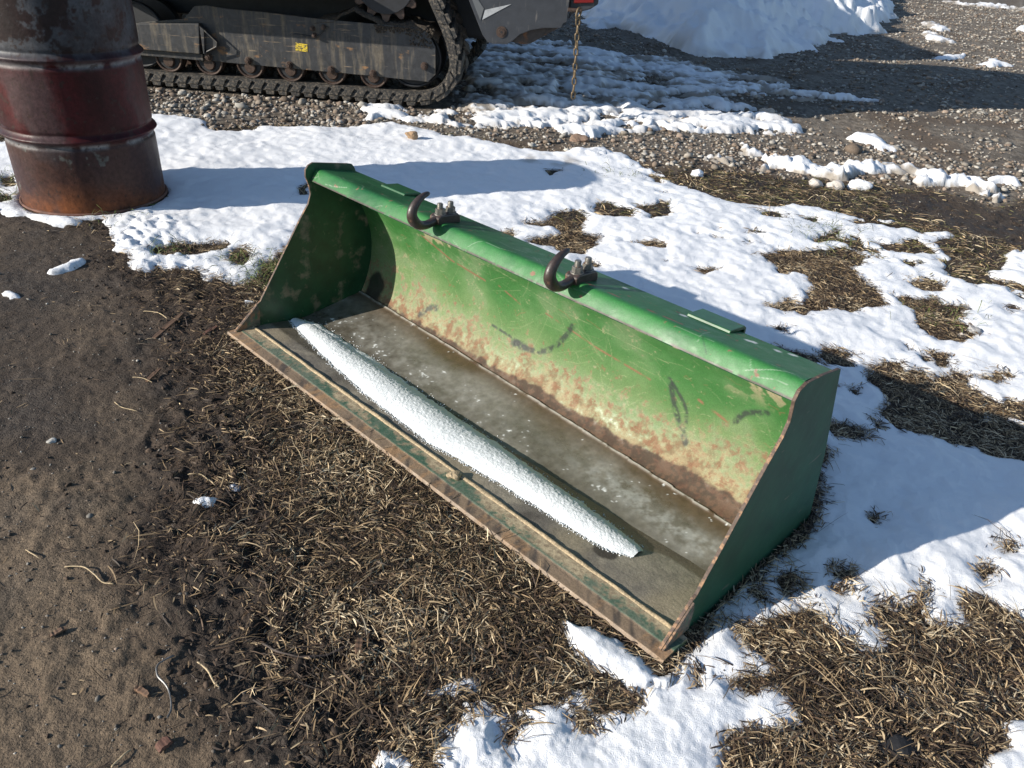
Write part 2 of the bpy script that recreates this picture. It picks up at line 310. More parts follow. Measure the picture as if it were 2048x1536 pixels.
def fields(x, y, want='all'):
    """ground height, snow thickness, bank thickness, weights of gravel / mud / straw, dirt on the snow"""
    r = np.hypot(x, y); rs = np.clip(r, .8, 12)
    # warped lookups give every outline a natural edge
    wx = x+.016*fbm(x, y, 9, 3, 1)*(.5+.4*rs); wy = y+.016*fbm(x, y, 9, 3, 40)*(.5+.4*rs)
    wx += .006*fbm(x, y, 45, 3, 12); wy += .006*fbm(x, y, 45, 3, 13)
    g = sdf(wx, wy, GRAVEL, .5); g = sstep(-.07, .07, g+.05*fbm(x, y, 6, 3, 7)); g = np.where(r > 9, 1, g)
    g = np.where(y < 2.2, 0, g)
    md = sdf(wx, wy, MUD, .5); soft = fbm(x, y, 5, 4, 21)
    mud = sstep(-.12, .10, md+.10*soft); md2 = sstep(-.1, .1, sdf(wx, wy, MUD2, .5)+.06*soft)
    mud = np.maximum(mud, md2); mud = np.where(y < 0.2, np.where(x < -.3, 1, 0), mud)*(1-g)
    mdx = md+.14*soft; clod = np.exp(-((md+.13)/.17)**2)*(1-g)
    sparse = sstep(-.42, -.02, mdx)*(1-g)*(y < 2.9)*(y > .2)
    clod = np.maximum(clod, md2*.7)
    s = (x-BO[0])*BU[0]+(y-BO[1])*BU[1]; v = (x-BO[0])*BV[0]+(y-BO[1])*BV[1]
    inb = sstep(.0, .06, v)*sstep(.64, .60, v)*sstep(-.03, 0, s)*sstep(BL+.02, BL-.01, s)
    z = .012*fbm(x, y, 3.2, 4, 3)+.006*fbm(x, y, 20, 4, 4)*(1-.6*mud)
    z += clod*(.022*np.abs(fbm(x, y, 14, 4, 31))+.016*fbm(x, y, 38, 4, 32))+mud*.004*fbm(x, y, 45, 3, 33)
    ptc = sstep(-.05, .4, fbm(x, y, 3.1, 3, 34)); dr_ = fbm(x*.9+y*.5, (y-x*.6)*.3, 15, 3, 35)
    z += mud*ptc*(.014*np.abs(fbm(x, y, 17, 4, 36))+.005*dr_)+md2*.02*(np.abs(fbm(x, y, 9, 4, 37))-.2)
    z += 0*x
    z += g*(.02*fbm(x, y, 1.6, 3, 5)+.006*fbm(x, y, 30, 3, 6))
    near = sstep(.22, .0, np.abs(v-.3)-.32)*sstep(.25, 0, np.abs(s-BL/2)-BL/2)
    z = z*(1-.8*near)-.004-.06*inb
    dd = np.hypot(x-DRUM[0], y-DRUM[1]); z *= sstep(.25, .45, dd)
    # ruts pressed by the machine, to the right of the track
    mt = (x-MO[0])*MT[0]+(y-MO[1])*MT[1]; mn = (x-MO[0])*MN[0]+(y-MO[1])*MN[1]
    under = sstep(.45, .25, np.abs(mn-.2))*sstep(.2, 0, mt); z = z*(1-under)-.012*under
    # grass
    d = np.full(x.shape, -1.); T = np.zeros(x.shape); W = np.full(x.shape, .03)
    rag = fbm(x, y, 26, 4, 51); rag2 = fbm(x, y, 8, 3, 52)
    rm = sstep(-.1, .4, fbm(x, y, 1.7, 2, 53))
    rut = np.sin(mt*2*math.pi/.10+1.5*np.sin(mn*9))*sstep(.1, .3, mt)
    for pts, t, wd, rg in SNOW:
        q = sdf(wx, wy, pts, .6)
        m_ = q > -.5
        if not m_.any(): continue
        if t >= .05 and rg >= .08: q = q+rg*(.7*rag+1.0*rag2-.05)+.012*rut*rm
        else: q = q+rg*(rag*.45+.6*rag2)
        big = q > d
        T = np.where(big, t, T); W = np.where(big, wd, W); d = np.where(big, q, d)
    mlt = fbm(x, y, 4.2, 4, 55, .6); reg = sstep(.15, .6, x)*sstep(1.35, 1.6, y)*sstep(7, 5, y)
    d = np.minimum(d, np.where(reg > 0, (.36-mlt)*.30+(1-reg)*.2, 9))
    ch = sstep(.035, .045, T); d = np.minimum(d, np.where(ch > .5, (.22-(.75*fbm(mt*.7, mn*1.8, 3.2, 4, 56)+.6*fbm(x, y, 10, 4, 57)))*.25, 9))
    for pts, rg in HOLES:
        q = sdf(wx, wy, pts, .5)
        q = q+rg*.8*rag
        d = np.minimum(d, -q)
    d = np.where((v > .0) & (v < .60) & (s > -.005) & (s < BL+.015), -.1, d)
    d = np.minimum(d, (dd-DR+.004+.012*rag2))
    d = np.where((mt < .12) & (mn > -.035) & (mn < 1.6) & (mt > -2.7), np.minimum(d, -.02), d)
    lump = .55+.42*fbm(x, y, 5.5, 3, 61, .4)+.14*(1-2*np.abs(fbm(x, y, 11, 2, 62)))
    th = np.where(d > 0, T*(1-np.exp(-d/W*1.25))*(.55+.75*np.clip(lump, 0, 1.4)), 0)
    th += np.where((d > 0), np.minimum(d*.3, .003)*fbm(x, y, 34, 3, 66), 0)
    churn = sstep(.045, .06, T)
    th += np.where(d > 0, churn*np.minimum(d, .06)*(.8*fbm(x, y, 9, 4, 64)+.55*fbm(mt*2.2, mn*1.0, 12, 3, 65)+.30*rut*rm), 0)
    th = np.where(d > 0, np.maximum(th, .0012), np.clip(d*1.2, -.03, 0)-.001)
    bk = sdf(wx, wy, BANK, 3.)+.30*fbm(x, y, 2.2, 4, 71)
    bth = np.where(bk > 0, np.clip(bk*.75, 0, 1.3)*(.8+.25*fbm(x, y, 1.7, 3, 72))+(.09*fbm(x, y, 3.2, 3, 73)+.07*fbm(x, y, 7, 4, 74)*sstep(1, 3.5, x)+.02*fbm(x, y, 12, 3, 75))*np.clip(bk*3, 0, 1), np.clip(bk, -.05, 0)-.002)
    dirt = np.clip(sstep(.042, .05, T)*sstep(-.05, .35, .8*fbm(mt*.5, mn*1.6, 6, 4, 81)+.5*fbm(x, y, 16, 3, 82)-.5*(th-.035)/.03)+sstep(.016, 0, d)*sstep(-.4, .3, fbm(x, y, 55, 3, 84))*.6+.6*sstep(.10, .0, np.hypot((x-.1), (y-4.25)*2)-.15)*sstep(-.2, .3, fbm(x, y, 14, 3, 83)), 0, 1)
    return dict(z=z, th=th, d=d, bth=bth, bk=bk, g=g, mud=mud, clod=clod, dirt=dirt, T=T, soft=soft, sparse=sparse, s=s, v=v)

# machine frame: origin on the ground below the rear of the near track, +t to the right of the photo, +n away
_a, _b = G(294, 171)[:2], G(846, 215)[:2]
MO = _b; MT = (_b-_a)/np.hypot(*(_b-_a)); MN = np.array([-MT[1], MT[0]])
MYAW = math.atan2(MT[1], MT[0])

# ------------------------------------------------------------------ ground sheet
def polar(rr, th):
    R, TH = np.meshgrid(rr, th, indexing='ij')
    return (R*np.sin(TH)).ravel(), (R*np.cos(TH)).ravel()
def geo(a, b, k): return a*np.exp(np.arange(int(math.log(b/a)/k)+1)*k)
rr = np.concatenate([[.02, .15, .3, .42], geo(.5, 22, .0052), geo(23, 500, .15)])
fth = np.arange(-1.02, 1.02, .0032)
th_ = np.concatenate([np.linspace(-math.pi, -1.04, 60), fth, np.linspace(1.04, math.pi, 60)[:-1]])
gx, gy = polar(rr, th_)
Fd = fields(gx, gy)
def soil_colour(x, y, Fd):
    n1 = fbm(x, y, 8, 4, 101); n2 = fbm(x, y, 60, 3, 102); n3 = fbm(x, y, 2.2, 3, 103)
    soil = mixc((.028, .019, .014), (.06, .042, .029), sstep(-.4, .5, n1))
    mudc = mixc((.062, .045, .032), (.145, .106, .070), sstep(-.5, .7, n3*.5+.5*n1+sstep(2.0, .9, y)-.55+.25*n2)); mudc = mixc(mudc, (.05, .036, .026), sstep(.15, .7, Fd['clod']+.25*n1))
    grc = mixc((.085, .068, .052), (.20, .17, .135), sstep(-.5, .5, n2+.3*n1)); grc = mixc(grc, (.10, .072, .05), sstep(.1, .5, n3)*.8)
    c = mixc(soil, mudc, Fd['mud']) if 0 else soil*(1-Fd['mud'][:, None])+mudc*Fd['mud'][:, None]
    return c*(1-Fd['g'][:, None])+grc*Fd['g'][:, None]
c = soil_colour(gx, gy, Fd)
wet = sstep(.0, .5, Fd['soft']+.1)*(1-Fd['g'])
c *= (1-.25*wet)[:, None]
gc = np.concatenate([c, (.92-.25*wet)[:, None]], 1)
ground = mesh('ground', np.stack([gx, gy, Fd['z']], 1), grid_faces(len(rr), len(th_), True)[:, ::-1], M['ground'], smooth=True, col=gc)
tag(ground, kind='structure')

# ------------------------------------------------------------------ snow sheets
rr = geo(.55, 24, .0042); th_ = np.arange(-.98, .98, .0024)
sx, sy = polar(rr, th_); Fs = fields(sx, sy)
Q = grid_faces(len(rr), len(th_))[:, ::-1]
def sheet(name, th, keepv, colr, label, cat):
    k = keepv[Q].any(1); q = Q[k]; u, inv = np.unique(q, return_inverse=True)
    V = np.stack([sx[u], sy[u], Fs['z'][u]+th[u]], 1)
    o = mesh(name, V, inv.reshape(q.shape), M['snow'], smooth=True, col=colr[u]); tag(o, label, cat, kind='stuff'); return o
sc_ = mixc((.78, .79, .81), (.24, .195, .14), Fs['dirt']*.85)
inbank = Fs['bk'] > 0
sheet('snow_cover', Fs['th'], (Fs['d'] > 0) & ~inbank, sc_, 'thin melting snow lying in patches over the grass and gravel around the green bucket', 'snow')
sheet('snow_bank', Fs['bth'], inbank, mixc((.78, .79, .81), (.4, .34, .27), sstep(.25, .0, Fs['bk'])*.6*sstep(-.2, .4, fbm(sx, sy, 6, 3, 91))), 'ploughed bank of lumpy snow at the edge of the gravel yard behind the machine', 'snow bank')

# ------------------------------------------------------------------ gravel stones and dead grass
ICO = None
def ico():
    t = (1+5**.5)/2
    V = np.array([(-1, t, 0), (1, t, 0), (-1, -t, 0), (1, -t, 0), (0, -1, t), (0, 1, t), (0, -1, -t), (0, 1, -t), (t, 0, -1), (t, 0, 1), (-t, 0, -1), (-t, 0, 1)], float)
    V /= np.linalg.norm(V[0])
    F = np.array([(0, 11, 5), (0, 5, 1), (0, 1, 7), (0, 7, 10), (0, 10, 11), (1, 5, 9), (5, 11, 4), (11, 10, 2), (10, 7, 6), (7, 1, 8), (3, 9, 4), (3, 4, 2), (3, 2, 6), (3, 6, 8), (3, 8, 9), (4, 9, 5), (2, 4, 11), (6, 2, 10), (8, 6, 7), (9, 8, 1)])
    return V, F
IV, IF = ico()
def rot3(n):
    q = RNG.normal(size=(n, 4)); q /= np.linalg.norm(q, axis=1)[:, None]; a, b, c, d = q.T
    return np.stack([1-2*(c*c+d*d), 2*(b*c-a*d), 2*(b*d+a*c), 2*(b*c+a*d), 1-2*(b*b+d*d), 2*(c*d-a*b), 2*(b*d-a*c), 2*(c*d+a*b), 1-2*(b*b+c*c)], 1).reshape(n, 3, 3)
def stones(name, x, y, z, rad, cols, label, cat):
    n = len(x); sc = 1+RNG.normal(size=(n, 1, 3))*.22; sc = np.clip(sc, .5, 1.5)
    V = IV[None]*(1+RNG.normal(size=(n, 12, 1))*.2)*sc*rad[:, None, None]
    V = np.einsum('nij,nkj->nki', rot3(n), V); V[:, :, 2] *= .62
    V += np.stack([x, y, z], 1)[:, None]
    F = (IF[None]+12*np.arange(n)[:, None, None]).reshape(-1, 3)
    C = np.repeat(cols[:, None], 12, 1).reshape(-1, 3)
    o = mesh(name, V.reshape(-1, 3), F, M['stone'], col=C); tag(o, label, cat, kind='stuff'); return o
def sector(n, r0, r1, half, p=1.3):
    u = RNG.random(n); r = (r0**p+(r1**p-r0**p)*u)**(1/p); t = (RNG.random(n)*2-1)*half
    return r*np.sin(t), r*np.cos(t)
x, y = sector(170000, 3.3, 24, .72, 1.1); F_ = fields(x, y)
mt = (x-MO[0])*MT[0]+(y-MO[1])*MT[1]; mn = (x-MO[0])*MN[0]+(y-MO[1])*MN[1]
clus = fbm(x, y, 3, 3, 111)
k = (F_['g'] > .5) & (F_['th'] < .012) & (F_['bk'] < .25) & (RNG.random(len(x)) < np.clip(.55+clus*1.2+.5*(mn < .0), .08, 1))
k &= ~((mt < .15) & (mn > .0) & (mn < .45))
x, y = x[k], y[k]; z = F_['z'][k]; n = len(x)
rad = np.clip(np.exp(RNG.normal(size=n)*.48)*.0066, .003, .024)*(1+.03*np.hypot(x, y)); rad *= np.where((x < -1) & (y < 6.5), 1.35, 1)
big = RNG.random(n) < .0012; rad[big] *= 2
pal = np.array([(.36, .32, .27), (.28, .235, .19), (.42, .39, .345), (.22, .17, .13), (.31, .24, .19), (.48, .455, .41)])
cols = pal[RNG.integers(0, 6, n)]*RNG.uniform(.45, .95, (n, 1))
stones('gravel', x, y, z+rad*.3, rad, cols, 'crushed grey and tan gravel of the yard', 'gravel')
x, y = sector(26000, .6, 5.5, .85, 1.6); F_ = fields(x, y)
k = (F_['mud'] > .3) & (F_['th'] < 0) & (RNG.random(len(x)) < .75)
x, y = x[k], y[k]; z = F_['z'][k]; n = len(x)
rad = np.clip(np.exp(RNG.normal(size=n)*.5)*.0016, .0007, .007)
cols = np.where(RNG.random((n, 1)) < .82, pal[RNG.integers(0, 6, n)]*.42, pal[RNG.integers(0, 6, n)]*.85)
stones('grit', x, y, z+rad*.2, rad, cols, 'small grit and pebbles pressed in the bare wet soil on the left', 'grit')

# crumbs of wet soil in the churned strip between bare soil and grass
x, y = sector(70000, .62, 3.6, .95, 1.5); F_ = fields(x, y)
k = (F_['th'] < 0) & (RNG.random(len(x)) < np.clip(F_['clod']*.8+.015*F_['mud'], 0, 1)*np.clip(.5+1.6*fbm(x, y, 9, 3, 115), 0, 1)) & ~((F_['v'] > -.0) & (F_['v'] < .6) & (F_['s'] > -.02) & (F_['s'] < BL))
x, y = x[k], y[k]; z = F_['z'][k]; n = len(x)
rad = np.clip(np.exp(RNG.normal(size=n)*.55)*.0024, .001, .009)
stones('soil_crumbs', x, y, z+rad*.2, rad, np.array([(.055, .038, .027)])*RNG.uniform(.55, 1.6, (n, 1)), 'dark crumbly clods of thawing soil between the bare ground and the dead grass', 'soil')

def blades(name, x, y, z, L, W, head, lift, curl, cols, label, cat):
    n = len(x); t = np.array([0, .35, .7, 1.])
    hx = np.cos(head); hy = np.sin(head)
    d = L[:, None]*t; side = (curl*.5*L)[:, None]*(t**2)
    px = x[:, None]+hx[:, None]*d-hy[:, None]*side; py = y[:, None]+hy[:, None]*d+hx[:, None]*side
    pz = z[:, None]+(lift*L)[:, None]*np.sin(t*2.4)[None]
    ww = W[:, None]*np.array([.6, 1., .85, .2])/2
    tilt = RNG.normal(size=n)*.5
    ox = -hy[:, None]*ww*np.cos(tilt)[:, None]; oy = hx[:, None]*ww*np.cos(tilt)[:, None]; oz = np.sin(tilt)[:, None]*ww
    V = np.stack([np.stack([px-ox, py-oy, pz-oz], -1), np.stack([px+ox, py+oy, pz+oz], -1)], 2)  # n,4,2,3
    b = 8*np.arange(n)[:, None, None]
    F = np.array([(0, 1, 3, 2), (2, 3, 5, 4), (4, 5, 7, 6)])[None]+b
    C = np.repeat(cols[:, None], 8, 1).reshape(-1, 3)
    o = mesh(name, V.reshape(-1, 3), F.reshape(-1, 4), M['straw'], col=C, smooth=True); tag(o, label, cat, kind='stuff'); return o
def grass_pts(n, r0, r1, half, p):
    x, y = sector(n, r0, r1, half, p); F_ = fields(x, y)
    dens = (1-F_['g'])*(1-.80*F_['sparse'])*(1-.96*sstep(.1, .9, F_['mud']))
    k = (RNG.random(n) < dens) & ((F_['th'] < .004) | ((F_['th'] < .009) & (RNG.random(n) < .35)))
    k &= ~((F_['v'] > .03) & (F_['v'] < .60) & (F_['s'] > -.0) & (F_['s'] < BL+.005))
    k &= np.hypot(x-DRUM[0], y-DRUM[1]) > DR+.01
    return x[k], y[k], F_['z'][k], {q: F_[q][k] for q in F_}
gp = np.array([(.60, .46, .28), (.44, .32, .185), (.26, .18, .10), (.11, .07, .043), (.05, .034, .024), (.70, .57, .38)])
def straw(x, y, z, Fk, name, label, k=1., greeny=0.):
    n = len(x)
    tuft = fbm(x, y, 11, 3, 121); ang = fbm(x, y, 7, 2, 122)*5+RNG.normal(size=n)*1.0
    u = np.clip(RNG.random(n)+.28*tuft-.22*Fk['sparse'], 0, .999)
    cum = np.array([.30, .52, .70, .84, .93, 1.]); ci = np.array([4, 3, 2, 1, 0, 5])[np.searchsorted(cum, u)]
    cols = gp[ci]*RNG.uniform(.55, 1.08, (n, 1))
    if greeny: cols = np.where(RNG.random((n, 1)) < greeny, np.array([(.11, .10, .04)])*RNG.uniform(.6, 1.6, (n, 1)), cols)
    lg = RNG.random(n) < .13
    L = np.clip(np.exp(RNG.normal(size=n)*.55)*.0155, .004, .06)*k; W = RNG.uniform(.0009, .0032, n)*k
    L = np.where(lg, L*2.1, L); W = np.where(lg, W*.5, W)
    blades(name, x, y, z+RNG.random(n)**1.5*.012, L, W, ang, RNG.normal(size=n)*.10+.06, RNG.normal(size=n)*.35, cols, label, 'dead grass')
x, y, z, Fk = grass_pts(560000, .62, 3.3, .96, 1.45)
straw(x, y, z, Fk, 'dead_grass', 'matted dead tan grass covering the ground in front of and right of the bucket')
x, y, z, Fk = grass_pts(150000, 3.3, 6.5, .72, 1.2)
k = 1.0
gz = fbm(x, y, 2, 2, 131)
straw(x, y, z, Fk, 'rough_grass', 'olive and brown flattened grass between the snow and the gravel', 1.6, .30)
# green tufts beside the bucket and the drum
tx, ty = [], []
for (px, py, n_, sp) in [(540, 540, 160, .05), (525, 560, 90, .04), (20, 358, 90, .05), (10, 398, 60, .04), (225, 425, 120, .07), (330, 500, 60, .05), (1655, 470, 120, .1), (1890, 630, 60, .08), (480, 515, 60, .04), (1240, 350, 50, .1)]:
    g0 = G(px, py)[:2]; q = g0+RNG.normal(size=(n_, 2))*sp; tx.append(q[:, 0]); ty.append(q[:, 1])
tx = np.concatenate(tx); ty = np.concatenate(ty); Ft = fields(tx, ty); n = len(tx)
k = ~((Ft['v'] > -.01) & (Ft['v'] < .6) & (Ft['s'] > -.02) & (Ft['s'] < BL)) & (np.hypot(tx-DRUM[0], ty-DRUM[1]) > DR+.012)
tx, ty, n = tx[k], ty[k], k.sum()
blades('green_grass', tx, ty, Ft['z'][k]+np.maximum(Ft['th'][k], 0)*.5, RNG.uniform(.025, .06, n), RNG.uniform(.0014, .003, n), RNG.random(n)*6.3, RNG.uniform(.2, .9, n), RNG.normal(size=n)*.4,
    np.array([(.085, .11, .03)])*RNG.uniform(.5, 1.7, (n, 1)), 'dull green grass tufts poking out beside the bucket and the drum', 'grass')

# ------------------------------------------------------------------ the loader bucket
bk = empty('loader_bucket', tuple(BO), BYAW)
tag(bk, 'long green tractor loader bucket with scratched paint lying open on the grass', 'loader bucket')
def crom(P, n=12):
    P = [np.array(p, float) for p in P]; out = []
    for i in range(len(P)-1):
        a = P[max(i-1, 0)]; b = P[i]; c = P[i+1]; d = P[min(i+2, len(P)-1)]
        for t in np.arange(n)/n:
            out.append(.5*((2*b)+(c-a)*t+(2*a-5*b+4*c-d)*t*t+(3*b-a-3*c+d)*t**3))
    out.append(P[-1]); return np.array(out)
def resample(P, step):
    d = np.r_[0, np.cumsum(np.hypot(*np.diff(P, axis=0).T))]; n = max(2, int(d[-1]/step)); t = np.linspace(0, d[-1], n)
    return np.stack([np.interp(t, d, P[:, 0]), np.interp(t, d, P[:, 1])], 1), t
def sweep(name, prof, s0, s1, thick, colf, material, step=.0022, parent=None, side=1, wob=0.):
    P, v = resample(prof, step); n = len(P); m = int((s1-s0)/.0026); S = np.linspace(s0, s1, m)
    T = np.gradient(P, axis=0); T /= np.hypot(*T.T)[:, None]; Nn = np.stack([T[:, 1], -T[:, 0]], 1)*side
    SS, VV = np.meshgrid(S, v, indexing='xy'); Y = np.repeat(P[:, :1], m, 1); Z = np.repeat(P[:, 1:], m, 1)
    if wob:
        w_ = wob*fbm(SS.ravel(), VV.ravel(), 2.5, 3, 7).reshape(SS.shape)*np.sin(math.pi*(SS-s0)/(s1-s0))
        Y = Y+w_*Nn[:, :1]; Z = Z+w_*Nn[:, 1:]
    Vt = np.stack([SS, Y, Z], -1).reshape(-1, 3); col = colf(SS.ravel(), VV.ravel(), Y.ravel(), Z.ravel(), v[-1])
    F = grid_faces(n, m)
    # back skin, coarse
    o = P-Nn*thick; k = len(Vt); Vb = []
    for i in range(n): Vb += [(s0, o[i, 0], o[i, 1]), (s1, o[i, 0], o[i, 1])]
    Vb = np.array(Vb); Fb = [(k+2*i, k+2*i+2, k+2*i+3, k+2*i+1) for i in range(n-1)]
    Fe = []
    for i in range(n-1):
        Fe.append((i*m, (i+1)*m, k+2*i+2, k+2*i)); Fe.append((i*m+m-1, k+2*i+1, k+2*i+3, (i+1)*m+m-1))
    Fl = [tuple(f) for f in F]+Fb+Fe
    for row, b0 in ((0, k), (n-1, k+2*(n-1))):   # rims
        idx = [row*m+j for j in range(m)]
        Fl.append(tuple(idx+[b0+1, b0]) if row == 0 else tuple(idx[::-1]+[b0, b0+1]))
    C = np.concatenate([col, np.repeat(col[:1]*0+np.array([[.03, .12, .04, .5]]), len(Vb), 0)], 0)
    return mesh(name, np.concatenate([Vt, Vb]), Fl, material, parent, smooth=True, col=C, sharp=40)
GREEN = np.array((.034, .128, .032)); GREEN2 = np.array((.070, .172, .060)); OLIVE = np.array((.155, .195, .088))
def seg(S, V, pts, wd):
    d = np.full(S.shape, 9.)
    for (a, b), (c, e_) in zip(pts[:-1], pts[1:]):
        ex, ey = c-a, e_-b; t = np.clip(((S-a)*ex+(V-b)*ey)/(ex*ex+ey*ey), 0, 1); d = np.minimum(d, np.hypot(S-a-t*ex, V-b-t*ey))
    return sstep(wd, wd*.3, d)
def scratches(S, V, n, seed, lmin, lmax, wd, ang=None):
    rg = np.random.default_rng(seed); out = np.zeros(S.shape); s0, s1, v0, v1 = S.min(), S.max(), V.min(), V.max()
    for i in range(n):
        a = rg.uniform(s0, s1); b = rg.uniform(v0, v1); l = rg.uniform(lmin, lmax); an = rg.normal()*.6 if ang is None else ang+rg.normal()*.35
        c = a+l*math.cos(an); e_ = b+l*math.sin(an)
        k = (S > min(a, c)-.01) & (S < max(a, c)+.01) & (V > min(b, e_)-.01) & (V < max(b, e_)+.01)
        if k.any():
            q = seg(S[k], V[k], [(a, b), ((a+c)/2+rg.normal()*.004, (b+e_)/2+rg.normal()*.004), (c, e_)], wd)*rg.uniform(.3, 1)
            out[k] = np.maximum(out[k], q)
    return out
def col_back(S, V, Y, Z, vm):
    # V runs from the bottom (0) to the top of the back wall
    n1 = fbm(S, V, 9, 5, 201); n2 = fbm(S, V, 40, 4, 202); n3 = fbm(S, V, 130, 3, 203); n4 = fbm(S*.35, V, 26, 4, 204)
    c = mixc(GREEN, GREEN2, sstep(-.5, .6, n1+.5*n4)); c = mixc(c, OLIVE, sstep(.24, -.02, Z-.06-.07*n1)*.85)
    c = mixc(c, (.15, .20, .11), sstep(.1, .55, n1+.4*n2+.25*n4)*.40)
    c = mixc(c, (.27, .25, .15), sstep(.46, .56, n2*.5+n3*.7+.15*n1)*.6)
    # rust climbing from the bottom, thickest low down
    n6 = fbm(S, V, 75, 4, 206, .65)
    r = sstep(-.45, .65, (.080-Z)*9+.35*n2+.8*n6+.5*n3+.45*n1+.25*sstep(.5, 1.5, S)); c = mixc(c, mixc((.25, .19, .105), (.16, .105, .058), sstep(-.3, .4, n2+.6*n3)), r*.9)
    spk = sstep(.34, .46, n6*.9+n2*.35+np.clip(.15-Z, -.12, .12)*2.2)*sstep(.26, .10, Z+.05*n1); c = mixc(c, (.17, .07, .035), spk*.6)
    c = mixc(c, (.28, .24, .15), sstep(.1, .45, n6*.8+n4*.4-np.abs(Z-.09)*3)*.28)
    # bare primer near the top left and the right end
    p = sstep(.28, .36, V*0+fbm(S, V, 20, 5, 205)*.9+.55*np.exp(-((S-.24)/.16)**2-((Z-.375+(S-.2)*.12)/.035)**2)+.5*np.exp(-((S-1.50)/.06)**2-((Z-.35)/.03)**2))
    p *= sstep(.25, .33, Z)*np.where((S < .5) | (S > 1.35), 1, 0); c = mixc(c, (.33, .29, .18), p)
    # scrapes along the length, bare brown metal
    for pts, wd in (([(.30, .305), (.42, .262), (.56, .247)], .0035), ([(.62, .252), (.70, .225)], .003), ([(.80, .235), (.98, .205), (1.15, .19)], .003), ([(1.29, .20), (1.40, .175)], .0038), ([(.18, .33), (.45, .318), (.7, .30)], .0009), ([(.25, .36), (.6, .315), (.85, .27), (1.2, .262)], .0009)):
        k = seg(S, Z, pts, wd*1.4)*sstep(-.25, .2, n2+.2); c = mixc(c, (.20, .10, .06) if wd > .002 else (.26, .29, .16), k*(.9 if wd > .002 else .6))
    k = scratches(S, V, 300, 13, .004, .03, .0012); c = mixc(c, (.30, .31, .18), k*.45)
    k = scratches(S, V, 210, 3, .02, .13, .0014); c = mixc(c, (.25, .28, .15), k*.38)
    k = scratches(S, V, 60, 4, .01, .05, .0022); c = mixc(c, (.20, .11, .06), k*.55)
    k = scratches(S, V, 70, 9, .02, .10, .0016, 1.9); c = mixc(c, (.25, .28, .15), k*.4)
    # dark rubber scuffs
    for pts, wd in (([(.70, .105), (.78, .112), (.84, .15), (.895, .235)], .011), ([(.695, .104), (.735, .108)], .015), ([(.60, .12), (.72, .113)], .005), ([(1.205, .215), (1.235, .15), (1.29, .085)], .011), ([(1.215, .21), (1.26, .165), (1.275, .12)], .007), ([(1.39, .19), (1.41, .225), (1.46, .255)], .010), ([(.30, .045), (.33, .075), (.36, .085)], .013), ([(.62, .36), (.72, .33)], .004)):
        k = seg(S, Z, [tuple(p_) for p_ in crom(pts, 5)], wd*1.1)*sstep(-.5, .35, fbm(S*.5+Z, S-Z*.25, 110, 3, 207)+n2*.4+.2); c = mixc(c, (.03, .036, .034), k*.85)
    # wet brown band at the bottom and old dark stain in the left corner
    band = .9*sstep(.0, .008, (.025+.010*n1+.008*n2+.010*sstep(.2, 1.5, S)-.0155*S*0)-Z); c = mixc(c, mixc((.075, .038, .024), (.04, .026, .018), sstep(-.3, .3, n2+n3)), band)
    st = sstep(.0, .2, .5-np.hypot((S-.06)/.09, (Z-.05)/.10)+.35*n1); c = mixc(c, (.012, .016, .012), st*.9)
    rough = .36+.35*r+.1*n2+.05*band; return np.concatenate([c, np.clip(rough, .2, .9)[:, None]], 1)
def col_top(S, V, Y, Z, vm):
    n1 = fbm(S, V, 8, 4, 211); n2 = fbm(S, V, 45, 4, 212); n3 = fbm(S, V, 130, 3, 213)
    c = mixc((.014, .088, .028), (.026, .125, .038), sstep(-.5, .5, n1)); face = sstep(.06, .035, V)  # sunlit look of the front face painted in, top coloured darker
    c = mixc(c, (.038, .17, .045), face*.7*sstep(-.6, .3, n1)); c = mixc(c, (.13, .19, .12), sstep(.2, .6, n2*.6+n1*.5)*.2)
    c = mixc(c, (.20, .09, .06), sstep(.50, .56, n2*.7+n3*.4+.05)*.9)
    edge = sstep(.006, .002, V+.002*n2)*sstep(-.2, .1, n2+.25); c = mixc(c, (.05, .035, .03), edge)
    k = seg(S, V, [(1.0, .058), (1.2, .056), (1.36, .060)], .004)*sstep(.0, .3, n2+.1); c = mixc(c, (.22, .08, .05), k)
    k = scratches(S, V, 60, 5, .01, .10, .0013); c = mixc(c, (.35, .40, .33), k*.5)
    k = scratches(S, V, 40, 6, .01, .06, .0018); c = mixc(c, (.015, .04, .025), k*.8)
    for a, b in ((1.415, .135), (1.425, .14), (1.50, .165), (1.475, .15), (1.27, .12), (1.10, .14), (.52, .07)):
        k = sstep(.008, .004, np.hypot((S-a)*.7, V-b)+.003*n3); c = mixc(c, (.55, .56, .52), k)
    c = mixc(c, (.40, .36, .24), sstep(.36, .44, fbm(S, V, 24, 4, 214)+.35*np.exp(-((S-.12)/.12)**2)*sstep(.09, .05, V))*.0)
    return np.concatenate([c, np.clip(.46+.12*n1+.1*n2, .3, .75)[:, None]], 1)
